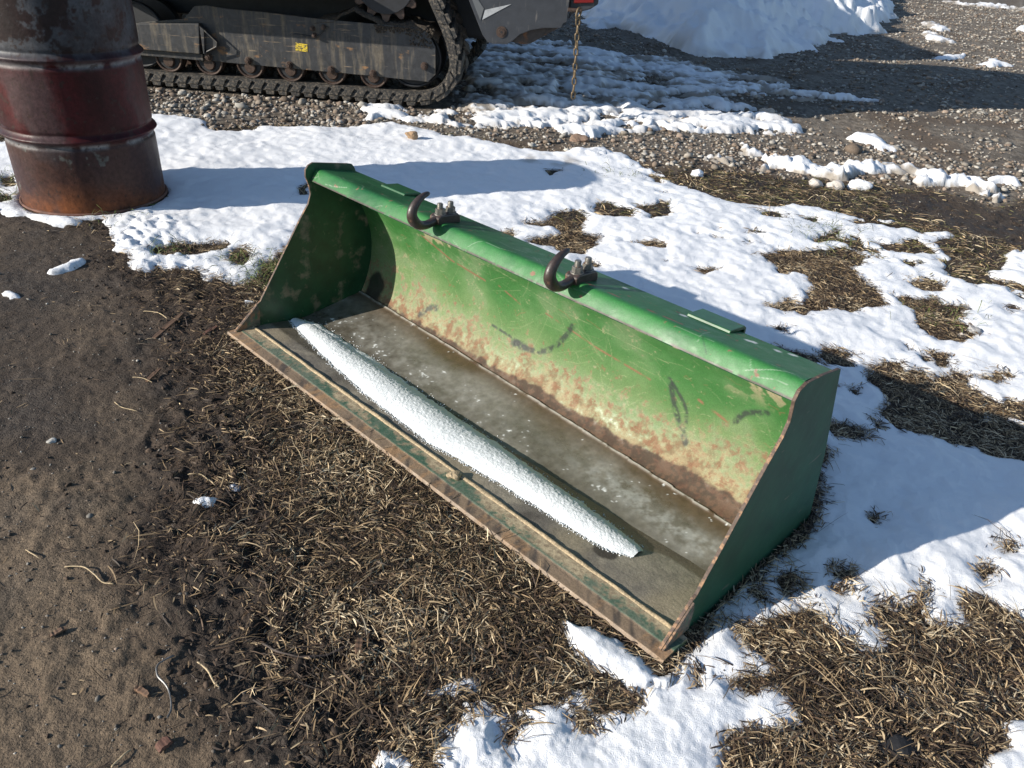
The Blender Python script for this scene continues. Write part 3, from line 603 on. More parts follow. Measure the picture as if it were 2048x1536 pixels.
def col_floor(S, V, Y, Z, vm):
    n1 = fbm(S, Y, 9, 5, 221); n2 = fbm(S, Y, 50, 4, 222); n3 = fbm(S, Y, 150, 3, 223)
    c = mixc((.15, .132, .11), (.31, .27, .205), sstep(-.5, .6, n1+.5*n2)); c = mixc(c, (.06, .05, .042), sstep(.1, .6, fbm(S*.6, Y*.6, 14, 5, 226)+.25*n2)*.75)
    c = mixc(c, (.30, .245, .16), sstep(.1, .6, fbm(S, Y, 6, 4, 224)+sstep(1.2, 1.5, S)*.4)*.6)
    wl = .160+.010*n1-.025*sstep(1.0, .7, S)*sstep(.3, .6, S)-.030*sstep(.55, .25, S)+.09*sstep(1.30, 1.45, S)
    wt = sstep(.0, .012, Y-wl); c = mixc(c, (.06, .05, .038), wt*.65)
    sp = sstep(.034, .026, np.hypot((S-1.35), (Y-.150)*1.2)+.006*n2); c = mixc(c, (.055, .045, .035), sp)
    k = seg(S, Y, [(0, .0775), (BL, .0775)], .012+0*S)*sstep(-.5, .1, n2+.3); c = mixc(c, (.40, .32, .21), k*.9)
    return np.concatenate([c, np.clip(.8-.5*wt+.1*n2, .15, .95)[:, None]], 1)
def col_edge(S, V, Y, Z, vm):
    n1 = fbm(S, Y, 7, 4, 231); n2 = fbm(S*3, Y, 22, 4, 232); n3 = fbm(S, Y, 150, 3, 233); n4 = fbm(S+Y*.9, Y*.15, 55, 4, 234)
    c = mixc((.21, .15, .10), (.07, .055, .045), sstep(-.15, .45, n4+.3*n2+.2*n1)); c = mixc(c, (.34, .20, .10), sstep(.0, .5, n2*.6-n1*.8+.2*n3)*.7)
    tip = sstep(.008, .002, Y+.002*n2); c = mixc(c, (.24, .17, .11), tip*.7)
    g = sstep(.033, .037, Y+.003*n2)*sstep(.074, .068, Y); gc_ = mixc((.045, .095, .062), (.12, .145, .105), sstep(-.5, .5, n1+n3*.4+.3*n2)); c = mixc(c, gc_, g)
    mud = sstep(-.1, .35, fbm(S, Y, 11, 5, 235, .6)*1.3+.4*n3+(Y-.052)*16+.12); c = mixc(c, mixc((.38, .31, .20), (.22, .17, .11), sstep(-.3, .5, n3)), mud*sstep(.036, .045, Y))
    return np.concatenate([c, np.clip(.62+.2*n2+.15*mud, .3, .95)[:, None]], 1)
# profile points are (depth, height)
back_prof = crom([(.395, -.027), (.430, -.012), (.462, .004), (.482, .026), (.505, .070), (.526, .141), (.528, .215), (.512, .28), (.494, .323), (.465, .385), (.452, .432)])
sweep('back_plate', back_prof, 0, BL, .006, col_back, M['paint'], .0023, bk, side=-1, wob=.0022)
top_prof = np.concatenate([crom([(.319, .427), (.327, .441), (.3355, .4525), (.3425, .4580), (.352, .4590), (.364, .4572)], 6), [(.477, .433)]])
sweep('top_channel', top_prof, 0, BL, .007, col_top, M['paint'], .0022, bk, side=-1, wob=.0015)
MB().box((0, .470, .335), (BL, .4765, .4275)).build('channel_back', M['plate_in'], bk, bevel=.001)
floor_prof = crom([(.072, .0112), (.10, .0095), (.14, .0055), (.2, -.004), (.25, -.015), (.31, -.030), (.35, -.032), (.392, -.0285)], 8)
sweep('floor_plate', floor_prof, 0, BL, .008, col_floor, M['cutedge'], .0023, bk, side=-1, wob=.002)
ep = np.array([(0, .006), (.004, .0125), (.033, .0126), (.0365, .0144), (.078, .0142)])
sweep('cutting_edge', ep, -.018, BL+.024, .013, col_edge, M['cutedge'], .0018, bk, side=-1)
# bead of dried mud and weld along the joint
n = 700; S = np.linspace(0, BL, n); hgt = .0045+.0035*fbm(S, S*0, 22, 4, 241); wd = .0055+.003*fbm(S, S*0+3, 15, 3, 242); cy = .0765+.0022*fbm(S, S*0, 5, 3, 243)
A = np.linspace(0, math.pi, 9)
V = np.stack([np.repeat(S[:, None], 9, 1), cy[:, None]+wd[:, None]*np.cos(A), .0128+hgt[:, None]*np.sin(A)], -1).reshape(-1, 3)
M['sandy'] = mat('dried sandy mud', (.36, .28, .175), .95, noise=(220, 5, .4), bump=[(260, 4, 1., .002)])
mesh('weld_bead', V, grid_faces(n, 9), M['sandy'], bk, smooth=True)
# side plates
side_poly = [(.018, .004), (.018, .014), (.050, .040), (.100, .082), (.112, .088), (.194, .205), (.273, .318), (.304, .358), (.315, .388), (.311, .415), (.302, .443), (.304, .462), (.314, .474), (.330, .480), (.452, .459), (.468, .455), (.477, .443), (.510, .34), (.567, .180), (.606, -.002), (.600, -.022), (.30, -.045), (.07, -.004)]
right_poly = [(p, q) for p, q in side_poly[:10]]+[(.308, .434), (.317, .452), (.342, .459), (.413, .450), (.492, .434), (.567, .196), (.609, -.006), (.600, -.022), (.30, -.045), (.07, -.004)]
M['plate_out'] = mat('teal green outer plate', (.013, .078, .038), .6, noise=(14, 6, .25), bump=[(6, 3, .35, .012), (260, 3, .3, .0005)],  # darker, bluer green than the back plate
    layers=[((8, 80, 50), 5, .64, .70, (.045, .10, .06), .6), ((50, 8, 60), 5, .68, .70, (.16, .15, .11), .7), ((30, 30, 30), 6, .70, .74, (.012, .03, .02), .5)])
MB().prism(side_poly, -.0075, 0.0, 'x', 0, 1).build('side_plate', [M['plate_in'], M['rim']], bk, bevel=.0012)
MB().prism(right_poly, BL, BL+.0075, 'x', 0, 1).build('side_plate', [M['plate_out'], M['rim']], bk, bevel=.0012)
# worn corner wear strips welded to the lower front of the side plates
cor = [(.018, .014), (.050, .040), (.098, .082), (.104, .060), (.100, .012), (.03, .012)]
M['wear'] = mat('worn corner', (.12, .11, .085), .7, noise=(60, 6, .4), bump=[(80, 5, .5, .002)], layers=[((30, 30, 30), 5, .52, .62, (.22, .12, .07), .8), ((50, 50, 50), 5, .6, .66, (.05, .13, .07), .6)])
MB().prism(cor, 0.001, .0045, 'x', 0, 1).build('corner_wear_strip', [M['wear'], M['rim']], bk, bevel=.001)
MB().prism(cor, BL+.008, BL+.0125, 'x', 0, 1).build('corner_wear_strip', [M['wear'], M['rim']], bk, bevel=.001)
# rear brackets
def bracket(s0, s1):
    b = MB()
    prof = [(.432, .4405), (.436, .4470), (.494, .4400), (.503, .433), (.503, .392), (.494, .388), (.4785, .388), (.4785, .396), (.494, .397), (.495, .430), (.489, .4325), (.440, .4395)]
    b.prism(prof, s0, s1, 'x'); b.box((s0, .4785, .397), (s0+.006, .4945, .431)); b.box((s0+.045, .4785, .397), (s0+.052, .4945, .431)); return b.build('mounting_bracket', [M['paint_dark']], bk, bevel=.0015)
M['paint_dark'] = mat('green bracket paint', (.014, .08, .026), .4, noise=(40, 5, .25), bump=[(60, 4, .3, .001)], layers=[((60, 60, 60), 5, .66, .70, (.18, .09, .05), .8)])
bracket(.195, .305); bracket(1.270, 1.375)
# tow hooks
def hook():
    pts = crom([(.398, .466), (.370, .466), (.335, .463), (.305, .458), (.280, .464), (.262, .483), (.261, .503), (.274, .521), (.294, .534), (.316, .539)], 5)
    n = len(pts); t = np.linspace(0, 1, n)
    rad = np.interp(t, [0, .2, .4, .55, .75, .9, .97, 1], [.013, .0125, .0130, .0145, .0110, .0078, .006, .003])
    h = MB().tube([(0, p[0], p[1]) for p in pts], list(rad), 14, 0, False, .85).build('tow_hook', M['hook'], bk, smooth=True, sharp=60)
    blk = MB()
    blk.prism([(.332, .4555), (.332, .473), (.342, .4785), (.400, .4735), (.408, .466), (.408, .4475)], -.018, .018, 'x')
    blk.build('hook_base', M['hook'], h, bevel=.003)
    for yy, zt in ((.352, .476), (.388, .474)):
        c = MB(); c.cyl((0, yy, zt), (0, 0, 1), .0155, .0025, 24); c.cyl((0, yy, zt+.0025), (0, 0, 1), .0125, .013, 6); c.cyl((0, yy, zt+.0155), (0, 0, 1), .0075, .014, 16, r2=.0068)
        for q in range(5): c.cyl((0, yy, zt+.017+q*.0024), (0, 0, 1), .0079, .0010, 16)
        c.build('bolt', M['zinc'], h, bevel=.0005)
    return h
h1 = hook(); h1.location = (.567, 0, 0); h1.rotation_euler = (0, 0, .02)
h1.location = (.567, 0, 0)
h2 = h1.copy(); COL.objects.link(h2); h2.parent = bk; h2.location = (1.035, 0, 0)
for ch in list(h1.children):
    c = ch.copy(); COL.objects.link(c); c.parent = h2

# ice and snow lying in the bucket
def zice(s, y): return -.018+.137*(y-.2)-.0155*s+.002
n, m = 130, 520; S = np.linspace(.001, BL-.001, m)
bp_y = back_prof[:, 0]; bp_z = back_prof[:, 1]
yend = []
for s in S:
    i = np.where(bp_z-zice(s, bp_y) > 0)[0]; i = [j for j in i if bp_y[j] > .40][0]; yend.append(bp_y[i]+.004)
yend = np.array(yend); tt = np.linspace(0, 1, n)[:, None]
Y = .125+(yend[None]-.125)*tt; SS = np.repeat(S[None], n, 0)
d_back = yend[None]-Y
Z = zice(SS, Y)+.0012*fbm(SS.ravel(), Y.ravel(), 14, 3, 301).reshape(Y.shape)+.004*np.exp(-((d_back-.012)/.004)**2)*(1+.6*fbm(SS.ravel(), Y.ravel(), 30, 2, 303).reshape(Y.shape))
n1 = fbm(SS*.5, Y, 10, 5, 311); n2 = fbm(SS.ravel(), Y.ravel(), 45, 4, 312).reshape(Y.shape); n3 = fbm(SS.ravel(), Y.ravel(), 150, 3, 313).reshape(Y.shape)
cc = mixc((.088, .078, .062), (.19, .178, .152), sstep(-.5, .6, n1+.25*n2)); cc = mixc(cc, (.075, .045, .022), sstep(.10, .02, d_back+.03*n1)*.85)
cc = mixc(cc, (.045, .038, .028), sstep(.30, .235, Y+.02*n1)*.35)
fr = .25*np.exp(-((Y-.30)/.02)**2)*(SS < 1.3)
streak = np.exp(-((Y-.36+.06*(SS-1.2))/.035)**2)*sstep(.95, 1.25, SS)+.3*np.exp(-((Y-.33)/.05)**2)*sstep(1.2, .7, SS); cc = mixc(cc, (.27, .27, .25), np.clip(streak*sstep(-.35, .45, n2+.5*n3)*.9, 0, 1))
cc = mixc(cc, (.6, .61, .60), sstep(.54, .62, n3*.6+n2*.5+.16*np.exp(-((Y-.315)/.022)**2)*(SS < 1.25)))
line = np.exp(-((d_back-.012)/.003)**2); cc = mixc(cc, (.45, .43, .38), line*sstep(-.6, 0, n2)*.8)
rg = np.clip(.32+.25*sstep(-.3, .5, n1)+.2*n2, .08, .7)
ice = mesh('ice_sheet', np.stack([SS, Y, Z], -1).reshape(-1, 3), grid_faces(n, m), M['ice'], smooth=True, col=np.concatenate([cc.reshape(-1, 3), rg.reshape(-1, 1)], 1))
ice.location = tuple(BO); ice.rotation_euler = (0, 0, BYAW)
tag(ice, 'grey brown sheet of frozen meltwater lying in the bottom of the green bucket', 'ice')
m, n = 720, 120; S = np.linspace(.004, 1.398, m); u = np.linspace(-1, 1, n)
yf = np.interp(S, [0, .08, .26, .51, .81, 1.05, 1.27, 1.36, 1.40], [.202, .184, .150, .118, .106, .132, .146, .158, .184])+.004*fbm(S, S*0, 7, 3, 321)+.003*fbm(S, S*0, 70, 3, 327)
yb = np.interp(S, [0, .08, .26, .51, .81, 1.05, 1.27, 1.36, 1.40], [.240, .268, .272, .270, .264, .260, .248, .240, .226])+.007*fbm(S, S*0+5, 9, 3, 322)+.006*fbm(S, S*0+5, 60, 3, 328)
Hh = np.interp(S, [0, .03, .1, .5, 1.0, 1.25, 1.37, 1.40], [.010, .014, .018, .023, .023, .020, .015, .009])
yc = (yf+yb)/2; hw = (yb-yf)/2; U = np.repeat(u[None], m, 0); S2 = np.repeat(S[:, None], n, 1)
Yq = yc[:, None]+hw[:, None]*U[:, :]*(1+.06*fbm((S2*1).ravel(), U.ravel()*.1, 40, 3, 324).reshape(S2.shape))
S2 = np.repeat(S[:, None], n, 1)
fl = np.interp(Yq, floor_prof[:, 0], floor_prof[:, 1]); basez = np.maximum(fl, zice(S2, Yq))-.002
Zq = basez+Hh[:, None]*np.clip(1-np.abs(U)**2, 0, 1)**.92*(1+.10*fbm(S2.ravel(), Yq.ravel(), 7, 3, 325).reshape(S2.shape))+.0009*fbm(S2.ravel(), Yq.ravel(), 170, 2, 326).reshape(S2.shape)*np.clip(1-U**2, 0, 1)
cs = np.repeat([[.74, .765, .775]], m*n, 0)
# loose crumbs of snow along both edges of the ridge
nc = 1500; kk = RNG.integers(0, m, nc); sd_ = RNG.random(nc) < .82
cy = np.where(sd_, yf[kk]+RNG.normal(size=nc)*.0035-.001, yb[kk]+np.abs(RNG.normal(size=nc))*.009-.004); cs_ = S[kk]+RNG.normal(size=nc)*.003
cz = np.maximum(np.interp(cy, floor_prof[:, 0], floor_prof[:, 1]), zice(cs_, cy)); cr = RNG.uniform(.0005, .0019, nc)
VC = (IV[None]*(1+RNG.normal(size=(nc, 12, 1))*.15)*cr[:, None, None])+np.stack([cs_, cy, cz+cr*.3], 1)[:, None]
base = np.stack([S2, Yq, Zq], -1).reshape(-1, 3); FQ = grid_faces(m, n)[:, ::-1]; FT = (IF[None]+12*np.arange(nc)[:, None, None]).reshape(-1, 3)+len(base)
FT = np.concatenate([FQ[:, [0, 1, 2]], FQ[:, [0, 2, 3]], FT]); cs = np.repeat(cs[:1], len(base)+nc*12, 0)
rid = mesh('snow_ridge', np.concatenate([base, VC.reshape(-1, 3)]), FT, M['snow'], smooth=True, col=cs)
rid.location = tuple(BO); rid.rotation_euler = (0, 0, BYAW)
tag(rid, 'long narrow ridge of melting white snow lying lengthwise inside the green bucket', 'snow')

# ------------------------------------------------------------------ steel drum
dr = empty('steel_drum', (DRUM[0], DRUM[1], 0), 0)
tag(dr, 'old rusty dark red steel drum standing in the snow left of the bucket', 'drum')
zz = np.linspace(0, .88, 330); A = np.linspace(0, 2*math.pi, 520, endpoint=False)
prof = DR-.012+0*zz
for hz in (.292, .588):
    prof = prof+.013*np.exp(-((zz-hz)/.010)**2)-.004*np.exp(-((zz-hz+.024)/.008)**2)-.004*np.exp(-((zz-hz-.024)/.008)**2)
prof = prof+.006*sstep(.010, .002, zz)
AA, ZZ = np.meshgrid(A, zz, indexing='xy'); cx, cyy = np.cos(AA), np.sin(AA)
nd = fbm((cx*1.0+ZZ*.3).ravel(), (cyy+ZZ*.5).ravel(), 3.0, 3, 401).reshape(AA.shape)
R = prof[:, None]+.004*nd*np.sin(math.pi*ZZ/.88)
X_ = (AA*DR).ravel(); Zr = ZZ.ravel()
# azimuth of the side facing the camera
face = math.atan2(-DRUM[1], -DRUM[0]); da = (AA.ravel()-face+math.pi) % (2*math.pi)-math.pi   # + is to the right when seen from the camera
def cf(f, o, sd):   # seamless noise on the shell
    return fbm(da*DR+4, Zr*(.8 if f < 25 else 1)+2, f, o, sd)
n1 = cf(6, 5, 411); n2 = cf(22, 5, 412); n3 = cf(60, 4, 413); n5 = cf(3, 3, 414)
c = mixc((.028, .005, .006), (.062, .008, .009), sstep(-.4, .5, n1)); 
top = sstep(.56, .62, Zr+.012*n2); c = mixc(c, mixc((.018, .014, .014), (.032, .015, .014), sstep(-.3, .4, n5)), top*.9)
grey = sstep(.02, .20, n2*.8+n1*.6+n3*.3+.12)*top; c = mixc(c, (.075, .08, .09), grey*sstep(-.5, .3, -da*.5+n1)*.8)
low = sstep(.29, .26, Zr+.008*n2); c = mixc(c, mixc((.055, .03, .024), (.03, .022, .022), sstep(-.3, .3, n1)), low*.75)
rb = sstep(-.1, .45, (.11-Zr)*4+.45*n5+.3*n2+.05); c = mixc(c, mixc((.17, .055, .018), (.085, .032, .017), sstep(-.4, .4, n2)), rb)
gp_ = sstep(.56, .7, n2+.35*n1+.3*np.exp(-((Zr-.225)/.06)**2))*low; c = mixc(c, (.11, .115, .105), gp_*.7)
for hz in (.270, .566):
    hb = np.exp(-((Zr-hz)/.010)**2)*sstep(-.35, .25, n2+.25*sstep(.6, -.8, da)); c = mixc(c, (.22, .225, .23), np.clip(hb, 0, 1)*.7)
soot = sstep(.1, .5, n1+.6*np.exp(-((da+.55)/.25)**2)-.15)*sstep(.62, .5, Zr); c = mixc(c, (.05, .04, .042), soot*.65)
spk = sstep(.42, .5, n3+.3*n2); c = mixc(c, (.035, .02, .016), spk*.7)
rgh = np.clip(.48+.25*rb+.12*n2, .25, .9)
V = np.stack([R*cx, R*cyy, ZZ], -1).reshape(-1, 3)
mesh('shell', V, grid_faces(len(zz), len(A), True), M['drum'], dr, smooth=True, col=np.concatenate([c, rgh[:, None]], 1))
M['drumtop'] = mat('rusty lid', (.13, .06, .04), .8, noise=(30, 6, .4), bump=[(60, 5, .5, .002)])
b = MB(); b.cyl((0, 0, .868), (0, 0, 1), DR-.014, .004, 96); b.build('lid', M['drumtop'], dr)
b = MB(); b.tube([((DR-.010)*math.cos(t), (DR-.010)*math.sin(t), .879) for t in np.linspace(0, 2*math.pi, 120, endpoint=False)], .006, 8, closed=True); b.build('rim', M['drumtop'], dr, smooth=True)
b = MB(); b.tube([((DR-.008)*math.cos(t), (DR-.008)*math.sin(t), .006) for t in np.linspace(0, 2*math.pi, 120, endpoint=False)], .006, 8, closed=True); b.build('bottom_chime', M['drumtop'], dr, smooth=True)

# ------------------------------------------------------------------ tracked machine
mc = empty('track_loader', (MO[0], MO[1], 0), MYAW)
tag(mc, 'muddy black compact track loader parked on the gravel behind the drum', 'track loader')
# belt: centre line of the inner face, then carcass thickness outward
inner = crom([(-2.45, .66), (-2.62, .50), (-2.60, .30), (-2.44, .14), (-2.25, .098), (-1.9, .094), (-1.4, .095), (-.9, .095), (-.48, .095), (-.12, .092), (.04, .112), (.13, .175), (.175, .27), (.165, .36), (.142, .44), (.085, .56), (.03, .67), (-.03, .80), (-.14, .90), (-.28, .93), (-.5, .90), (-1.2, .83), (-2.0, .76), (-2.3, .73), (-2.45, .66)], 10)[:-1]
def belt(n0, parent):
    P = inner; d = np.roll(P, -1, 0)-np.roll(P, 1, 0); d /= np.hypot(*d.T)[:, None]; N_ = np.stack([d[:, 1], -d[:, 0]], 1)
    step = .02; cl = np.vstack([P, P[:1]]); L = np.r_[0, np.cumsum(np.hypot(*np.diff(cl, axis=0).T))]
    k = int(L[-1]/step); t = np.arange(k)*L[-1]/k
    Px = np.interp(t, L, cl[:, 0]); Pz = np.interp(t, L, cl[:, 1]); Nx = np.interp(t, L, np.r_[N_[:, 0], N_[0, 0]]); Nz = np.interp(t, L, np.r_[N_[:, 1], N_[0, 1]])
    # counter-clockwise? outward normal points away from the loop centre
    cxz = (Px.mean(), Pz.mean()); sg = np.sign(((Px-cxz[0])*Nx+(Pz-cxz[1])*Nz).mean()); Nx *= sg; Nz *= sg
    sec = [(n0, 0), (n0, .022), (n0-.010, .034), (n0-.012, .060), (n0+.40, .060), (n0+.406, .034), (n0+.40, .022), (n0+.40, 0)]
    V = []; q = len(sec)
    for i in range(k):
        for (nn, o) in sec:
            V.append((Px[i]+Nx[i]*o, nn, Pz[i]+Nz[i]*o))
    F = [(i*q+j, i*q+(j+1) % q, ((i+1) % k)*q+(j+1) % q, ((i+1) % k)*q+j) for i in range(k) for j in range(q)]
    b = MB().add(V, F)
    rt = b.build('rubber_track', M['rubber'], parent, smooth=True, sharp=30)
    # lugs: chevron bars across the belt, outside; their ends show as slanted notches on the near edge
    lg = MB(); nl = int(L[-1]/.088)
    def at(tt, o):
        tt = tt % L[-1]; return (np.interp(tt, t, Px, period=L[-1])+np.interp(tt, t, Nx, period=L[-1])*o, np.interp(tt, t, Pz, period=L[-1])+np.interp(tt, t, Nz, period=L[-1])*o)
    for i in range(nl):
        t0 = i*L[-1]/nl
        for (na, nb, sh0, sh1) in ((n0-.012, n0+.17, 0, .05), (n0+.412, n0+.23, .044, .094)):
            V = []
            for nn, sh in ((na, sh0), (nb, sh1)):
                for (dt, o) in ((0, .055), (.066, .055), (.058, .086), (.008, .086)):
                    p = at(t0+dt+sh, o); V.append((p[0], nn, p[1]))
            lg.add(V, [(0, 1, 2, 3), (7, 6, 5, 4), (0, 4, 5, 1), (1, 5, 6, 2), (2, 6, 7, 3), (3, 7, 4, 0)])
        # raised slanted rib on the upper edge of the belt side
        V = []
        for nn in (n0-.018, n0+.02):
            for (dt, o) in ((.0, .056), (.064, .056), (.090, .010), (.030, .010)):
                p = at(t0+dt, o); V.append((p[0], nn, p[1]))
        lg.add(V, [(0, 1, 2, 3), (7, 6, 5, 4), (0, 4, 5, 1), (1, 5, 6, 2), (2, 6, 7, 3), (3, 7, 4, 0)])
        # inner guide tooth
        for nn in (n0+.16, n0+.23):
            V = []
            for dn, in ((0,), (.02,)):
                for (dt, o) in ((0, .002), (.04, .002), (.03, -.035), (.01, -.035)):
                    p = at(t0+dt, o); V.append((p[0], nn+dn, p[1]))
            lg.add(V, [(0, 1, 2, 3), (7, 6, 5, 4), (0, 4, 5, 1), (1, 5, 6, 2), (2, 6, 7, 3), (3, 7, 4, 0)])
    lo = lg.build('tread_lugs', M['rubber'], rt, bevel=.003)
    return rt
b1 = belt(0, mc)
for src, off in ((b1, 1.50),):
    b2 = src.copy(); COL.objects.link(b2); b2.parent = mc; b2.location = (0, off, 0)
    for ch in src.children:
        c_ = ch.copy(); COL.objects.link(c_); c_.parent = b2
# side plate of the track frame
fr = MB().prism([(-1.95, .225), (-1.50, .232), (-1.50, .192), (-1.334, .186), (-.376, .174), (.031, .163), (.081, .214), (.080, .384), (.016, .490), (-.676, .500), (-1.05, .516), (-1.289, .520), (-1.437, .530), (-1.52, .52), (-1.60, .44), (-1.95, .39)], .020, .034, 'y').build('frame_plate', M['dirtyplate'], mc, bevel=.002)
bar = MB().prism([(-2.45, .235), (-1.505, .236), (-1.482, .424), (-2.1, .382), (-2.45, .36)], -.030, .018, 'y').build('front_guard', M['dirtyplate'], mc, bevel=.004)
MB().prism([(-2.45, .196), (-1.50, .190), (-1.50, .2335), (-2.45, .232)], .0, .050, 'y').build('guard_ledge', M['dirtyplate'], mc, bevel=.003)
br = MB(); br.tube([(-1.470, -.022, .400), (-1.440, -.030, .375), (-1.375, -.032, .318), (-1.382, -.032, .290), (-1.470, -.022, .245)], .006, 8); br.prism([(-1.478, .24), (-1.470, .24), (-1.452, .39), (-1.478, .41)], -.034, .018, 'y')
br.prism([(-1.466, .250), (-1.388, .292), (-1.382, .316), (-1.445, .368), (-1.462, .385)], -.012, -.006, 'y')
br.build('guard_bracket', M['dirtyplate'], mc, bevel=.002)
M['plateband'] = M['dirtyplate']
# bent rail with two bolts
rl = MB().tube([(-.86, .012, .40), (-.72, .010, .388), (-.70, .010, .402), (-.665, .010, .43), (-.63, .012, .458)], .004, 8).build('bent_rail', M['dirtyplate'], mc, smooth=True)
# small yellow warning decal worn to fragments
MB().prism([(-.862, .298), (-.782, .293), (-.779, .340), (-.860, .346)], .0172, .0195, 'y').build('worn_decal', M['yellow'], mc)
def bolt(t, z, r=.020, parent=mc, nm='bolt'):
    b = MB(); b.cyl((t, .0195, z), (0, -1, 0), r*1.25, .008, 24); b.cyl((t, .0115, z), (0, -1, 0), r, .020, 6, ph=random.random())
    b.cyl((t, -.0085, z), (0, -1, 0), r*.55, .008, 12); return b.build(nm, M['roller'], parent, bevel=.001)
for (t, z) in ((-1.193, .210), (-.913, .202), (-.627, .193), (-.342, .190), (.007, .262), (-1.465, .214), (-.735, .44), (-.66, .452), (-.725, .40)):
    bolt(t, z, .020 if z < .3 else .014)
for t in (-1.477, -1.193, -.913, -.627, -.342, -1.76):
    b = MB(); zc = .188
    b.tube([(t+.088*math.cos(a_), .040, zc+.088*math.sin(a_)) for a_ in np.linspace(0, 2*math.pi, 48, endpoint=False)], .008, 8, closed=True)
    b.cyl((t, .045, zc), (0, 1, 0), .082, .035, 48); b.cyl((t, .085, zc), (0, 1, 0), .094, .03, 48); b.cyl((t, .12, zc), (0, 1, 0), .05, .2, 24); b.cyl((t, .30, zc), (0, 1, 0), .094, .05, 48)
    rl_ = b.build('track_roller', M['roller'], mc, smooth=True)
    cap = MB(); cap.cyl((t, .036, zc-.022), (0, -1, 0), .040, .012, 24, r2=.034); cap.build('roller_cap', M['roller'], rl_, smooth=True)
    hub = MB(); hub.cyl((t, .0445, zc), (0, -1, 0), .074, .003, 32); hub.build('hub', M['dark'], rl_, smooth=True)
def wheel(t, z, r, nm, m1):
    b = MB(); b.tube([(t+(r-.006)*math.cos(a_), .07, z+(r-.006)*math.sin(a_)) for a_ in np.linspace(0, 2*math.pi, 64, endpoint=False)], .010, 8, closed=True)
    b.cyl((t, .08, z), (0, 1, 0), r-.03, .05, 64, r2=r*.4); b.cyl((t, .075, z), (0, 1, 0), r, .03, 64); b.cyl((t, .11, z), (0, 1, 0), r*.3, .2, 32); b.cyl((t, .30, z), (0, 1, 0), r, .05, 64)
    return b.build(nm, m1, mc, smooth=True)
wheel(-1.975, .313, .205, 'front_idler', M['dark'])
wheel(-.075, .30, .185, 'rear_idler', M['dark'])
# sprocket with rounded teeth
pts = []
for i in range(360):
    a_ = i/360*2*math.pi; w_ = math.cos(13*a_); r_ = .215+.026*(abs(w_)**.7*(1 if w_ > 0 else -1)); pts.append((-.256+r_*math.cos(a_-math.pi/2), .745+r_*math.sin(a_-math.pi/2)))
sp_ = MB().prism(pts, .06, .085, 'y').build('drive_sprocket', M['roller'], mc, bevel=.003)
MB().cyl((-.256, .058, .745), (0, -1, 0), .192, .012, 64).build('hub', M['dark'], sp_, bevel=.004)
# caked mud heaped on top of the frame
n, m = 150, 26; Tt = np.linspace(-.72, .10, n); Nn = np.linspace(.018, .34, m); T2, N2 = np.meshgrid(Tt, Nn, indexing='ij')
hh = .495+np.interp(T2, [-.72, -.60, -.45, -.34, -.25, -.12, .02, .10], [.0, .03, .085, .050, .012, .020, .005, -.05])+.022*fbm(T2.ravel(), N2.ravel(), 14, 4, 501).reshape(T2.shape)
hh = hh-np.exp(-(N2-.018)/.012)*.03
mesh('caked_mud', np.stack([T2, N2, hh], -1).reshape(-1, 3), grid_faces(n, m), M['mudcake'], mc, smooth=True)
b = MB()
rg_ = np.random.default_rng(3)
for i in range(230):
    t_ = rg_.uniform(-.32, .07); z_ = .486-rg_.random()**2.2*(.11 if t_ > -.1 else .04); r_ = rg_.uniform(.003, .010)
    b.add((IV*r_*rg_.uniform(.6, 1.3, (12, 1))+np.array([t_, .017, z_])), IF)
b.build('mud_crumbs', M['mudcake'], mc)
# chassis and cab (mostly above the picture, they throw the long shadow)
b = MB(); b.prism([(-2.35, .42), (.45, .40), (.95, .62), (.95, 1.25), (-2.35, 1.15)], .43, 1.47, 'y'); b.build('chassis', M['dark'], mc, bevel=.02)
b = MB(); b.prism([(-2.5, .74), (-2.5, 1.35), (.80, 1.55), (1.05, 1.3), (1.05, .72), (.30, .72), (.05, .96), (-.35, .98), (-2.35, .84)], .08, 1.95, 'y'); b.build('body', M['dark'], mc, bevel=.02)
b = MB(); b.prism([(-2.2, 1.35), (-2.05, 2.4), (-.75, 2.45), (-.6, 1.45)], .32, 1.75, 'y'); b.build('cab', M['guard'], mc, bevel=.03)
b = MB(); b.prism([(-.6, 1.40), (-.55, 2.42), (.85, 2.35), (1.0, 1.35)], .10, 1.9, 'y'); b.build('engine_hood', M['guard'], mc, bevel=.03)
MB().prism([(-2.45, .70), (-2.45, .735), (-.55, .735), (-.55, .70)], -.30, .42, 'y').build('fender', M['dark'], mc, bevel=.006)
# rear side guard with its pale emblem
gu = MB().prism([(.24, .82), (.30, .665), (.389, .482), (.424, .440), (.46, .432), (.554, .437), (.590, .462), (.632, .500), (.70, .530), (.78, .548), (.893, .556), (.905, .585), (.925, .592), (.935, .80)], -.002, .028, 'y').build('rear_guard', M['guard'], mc, bevel=.003)
MB().prism([(.50, .455), (.66, .437), (.70, .445), (.895, .562), (.90, .70), (.5, .70)], .045, .30, 'y').build('rear_skid', M['rustskid'] if 'rustskid' in M else mat('rusty skid', (.045, .035, .032), .6, noise=(30, 5, .4), layers=[((14, 14, 14), 5, .5, .62, (.13, .06, .03), .8)]), mc, bevel=.003)
em = MB(); em.prism([(.325, .72), (.392, .636), (.372, .565), (.300, .715)], -.0055, -.0032, 'y'); em.build('emblem_facet', M['grey2'], gu)
em = MB(); em.prism([(.400, .628), (.566, .672), (.385, .570)], -.0055, -.0032, 'y'); em.build('emblem_facet', M['grey1'], gu)
b = MB(); b.cyl((.512, -.002, .507), (0, -1, 0), .034, .006, 32); b.cyl((.512, -.008, .507), (0, -1, 0), .022, .005, 24); b.build('socket_bolt', M['roller'], gu, bevel=.001)
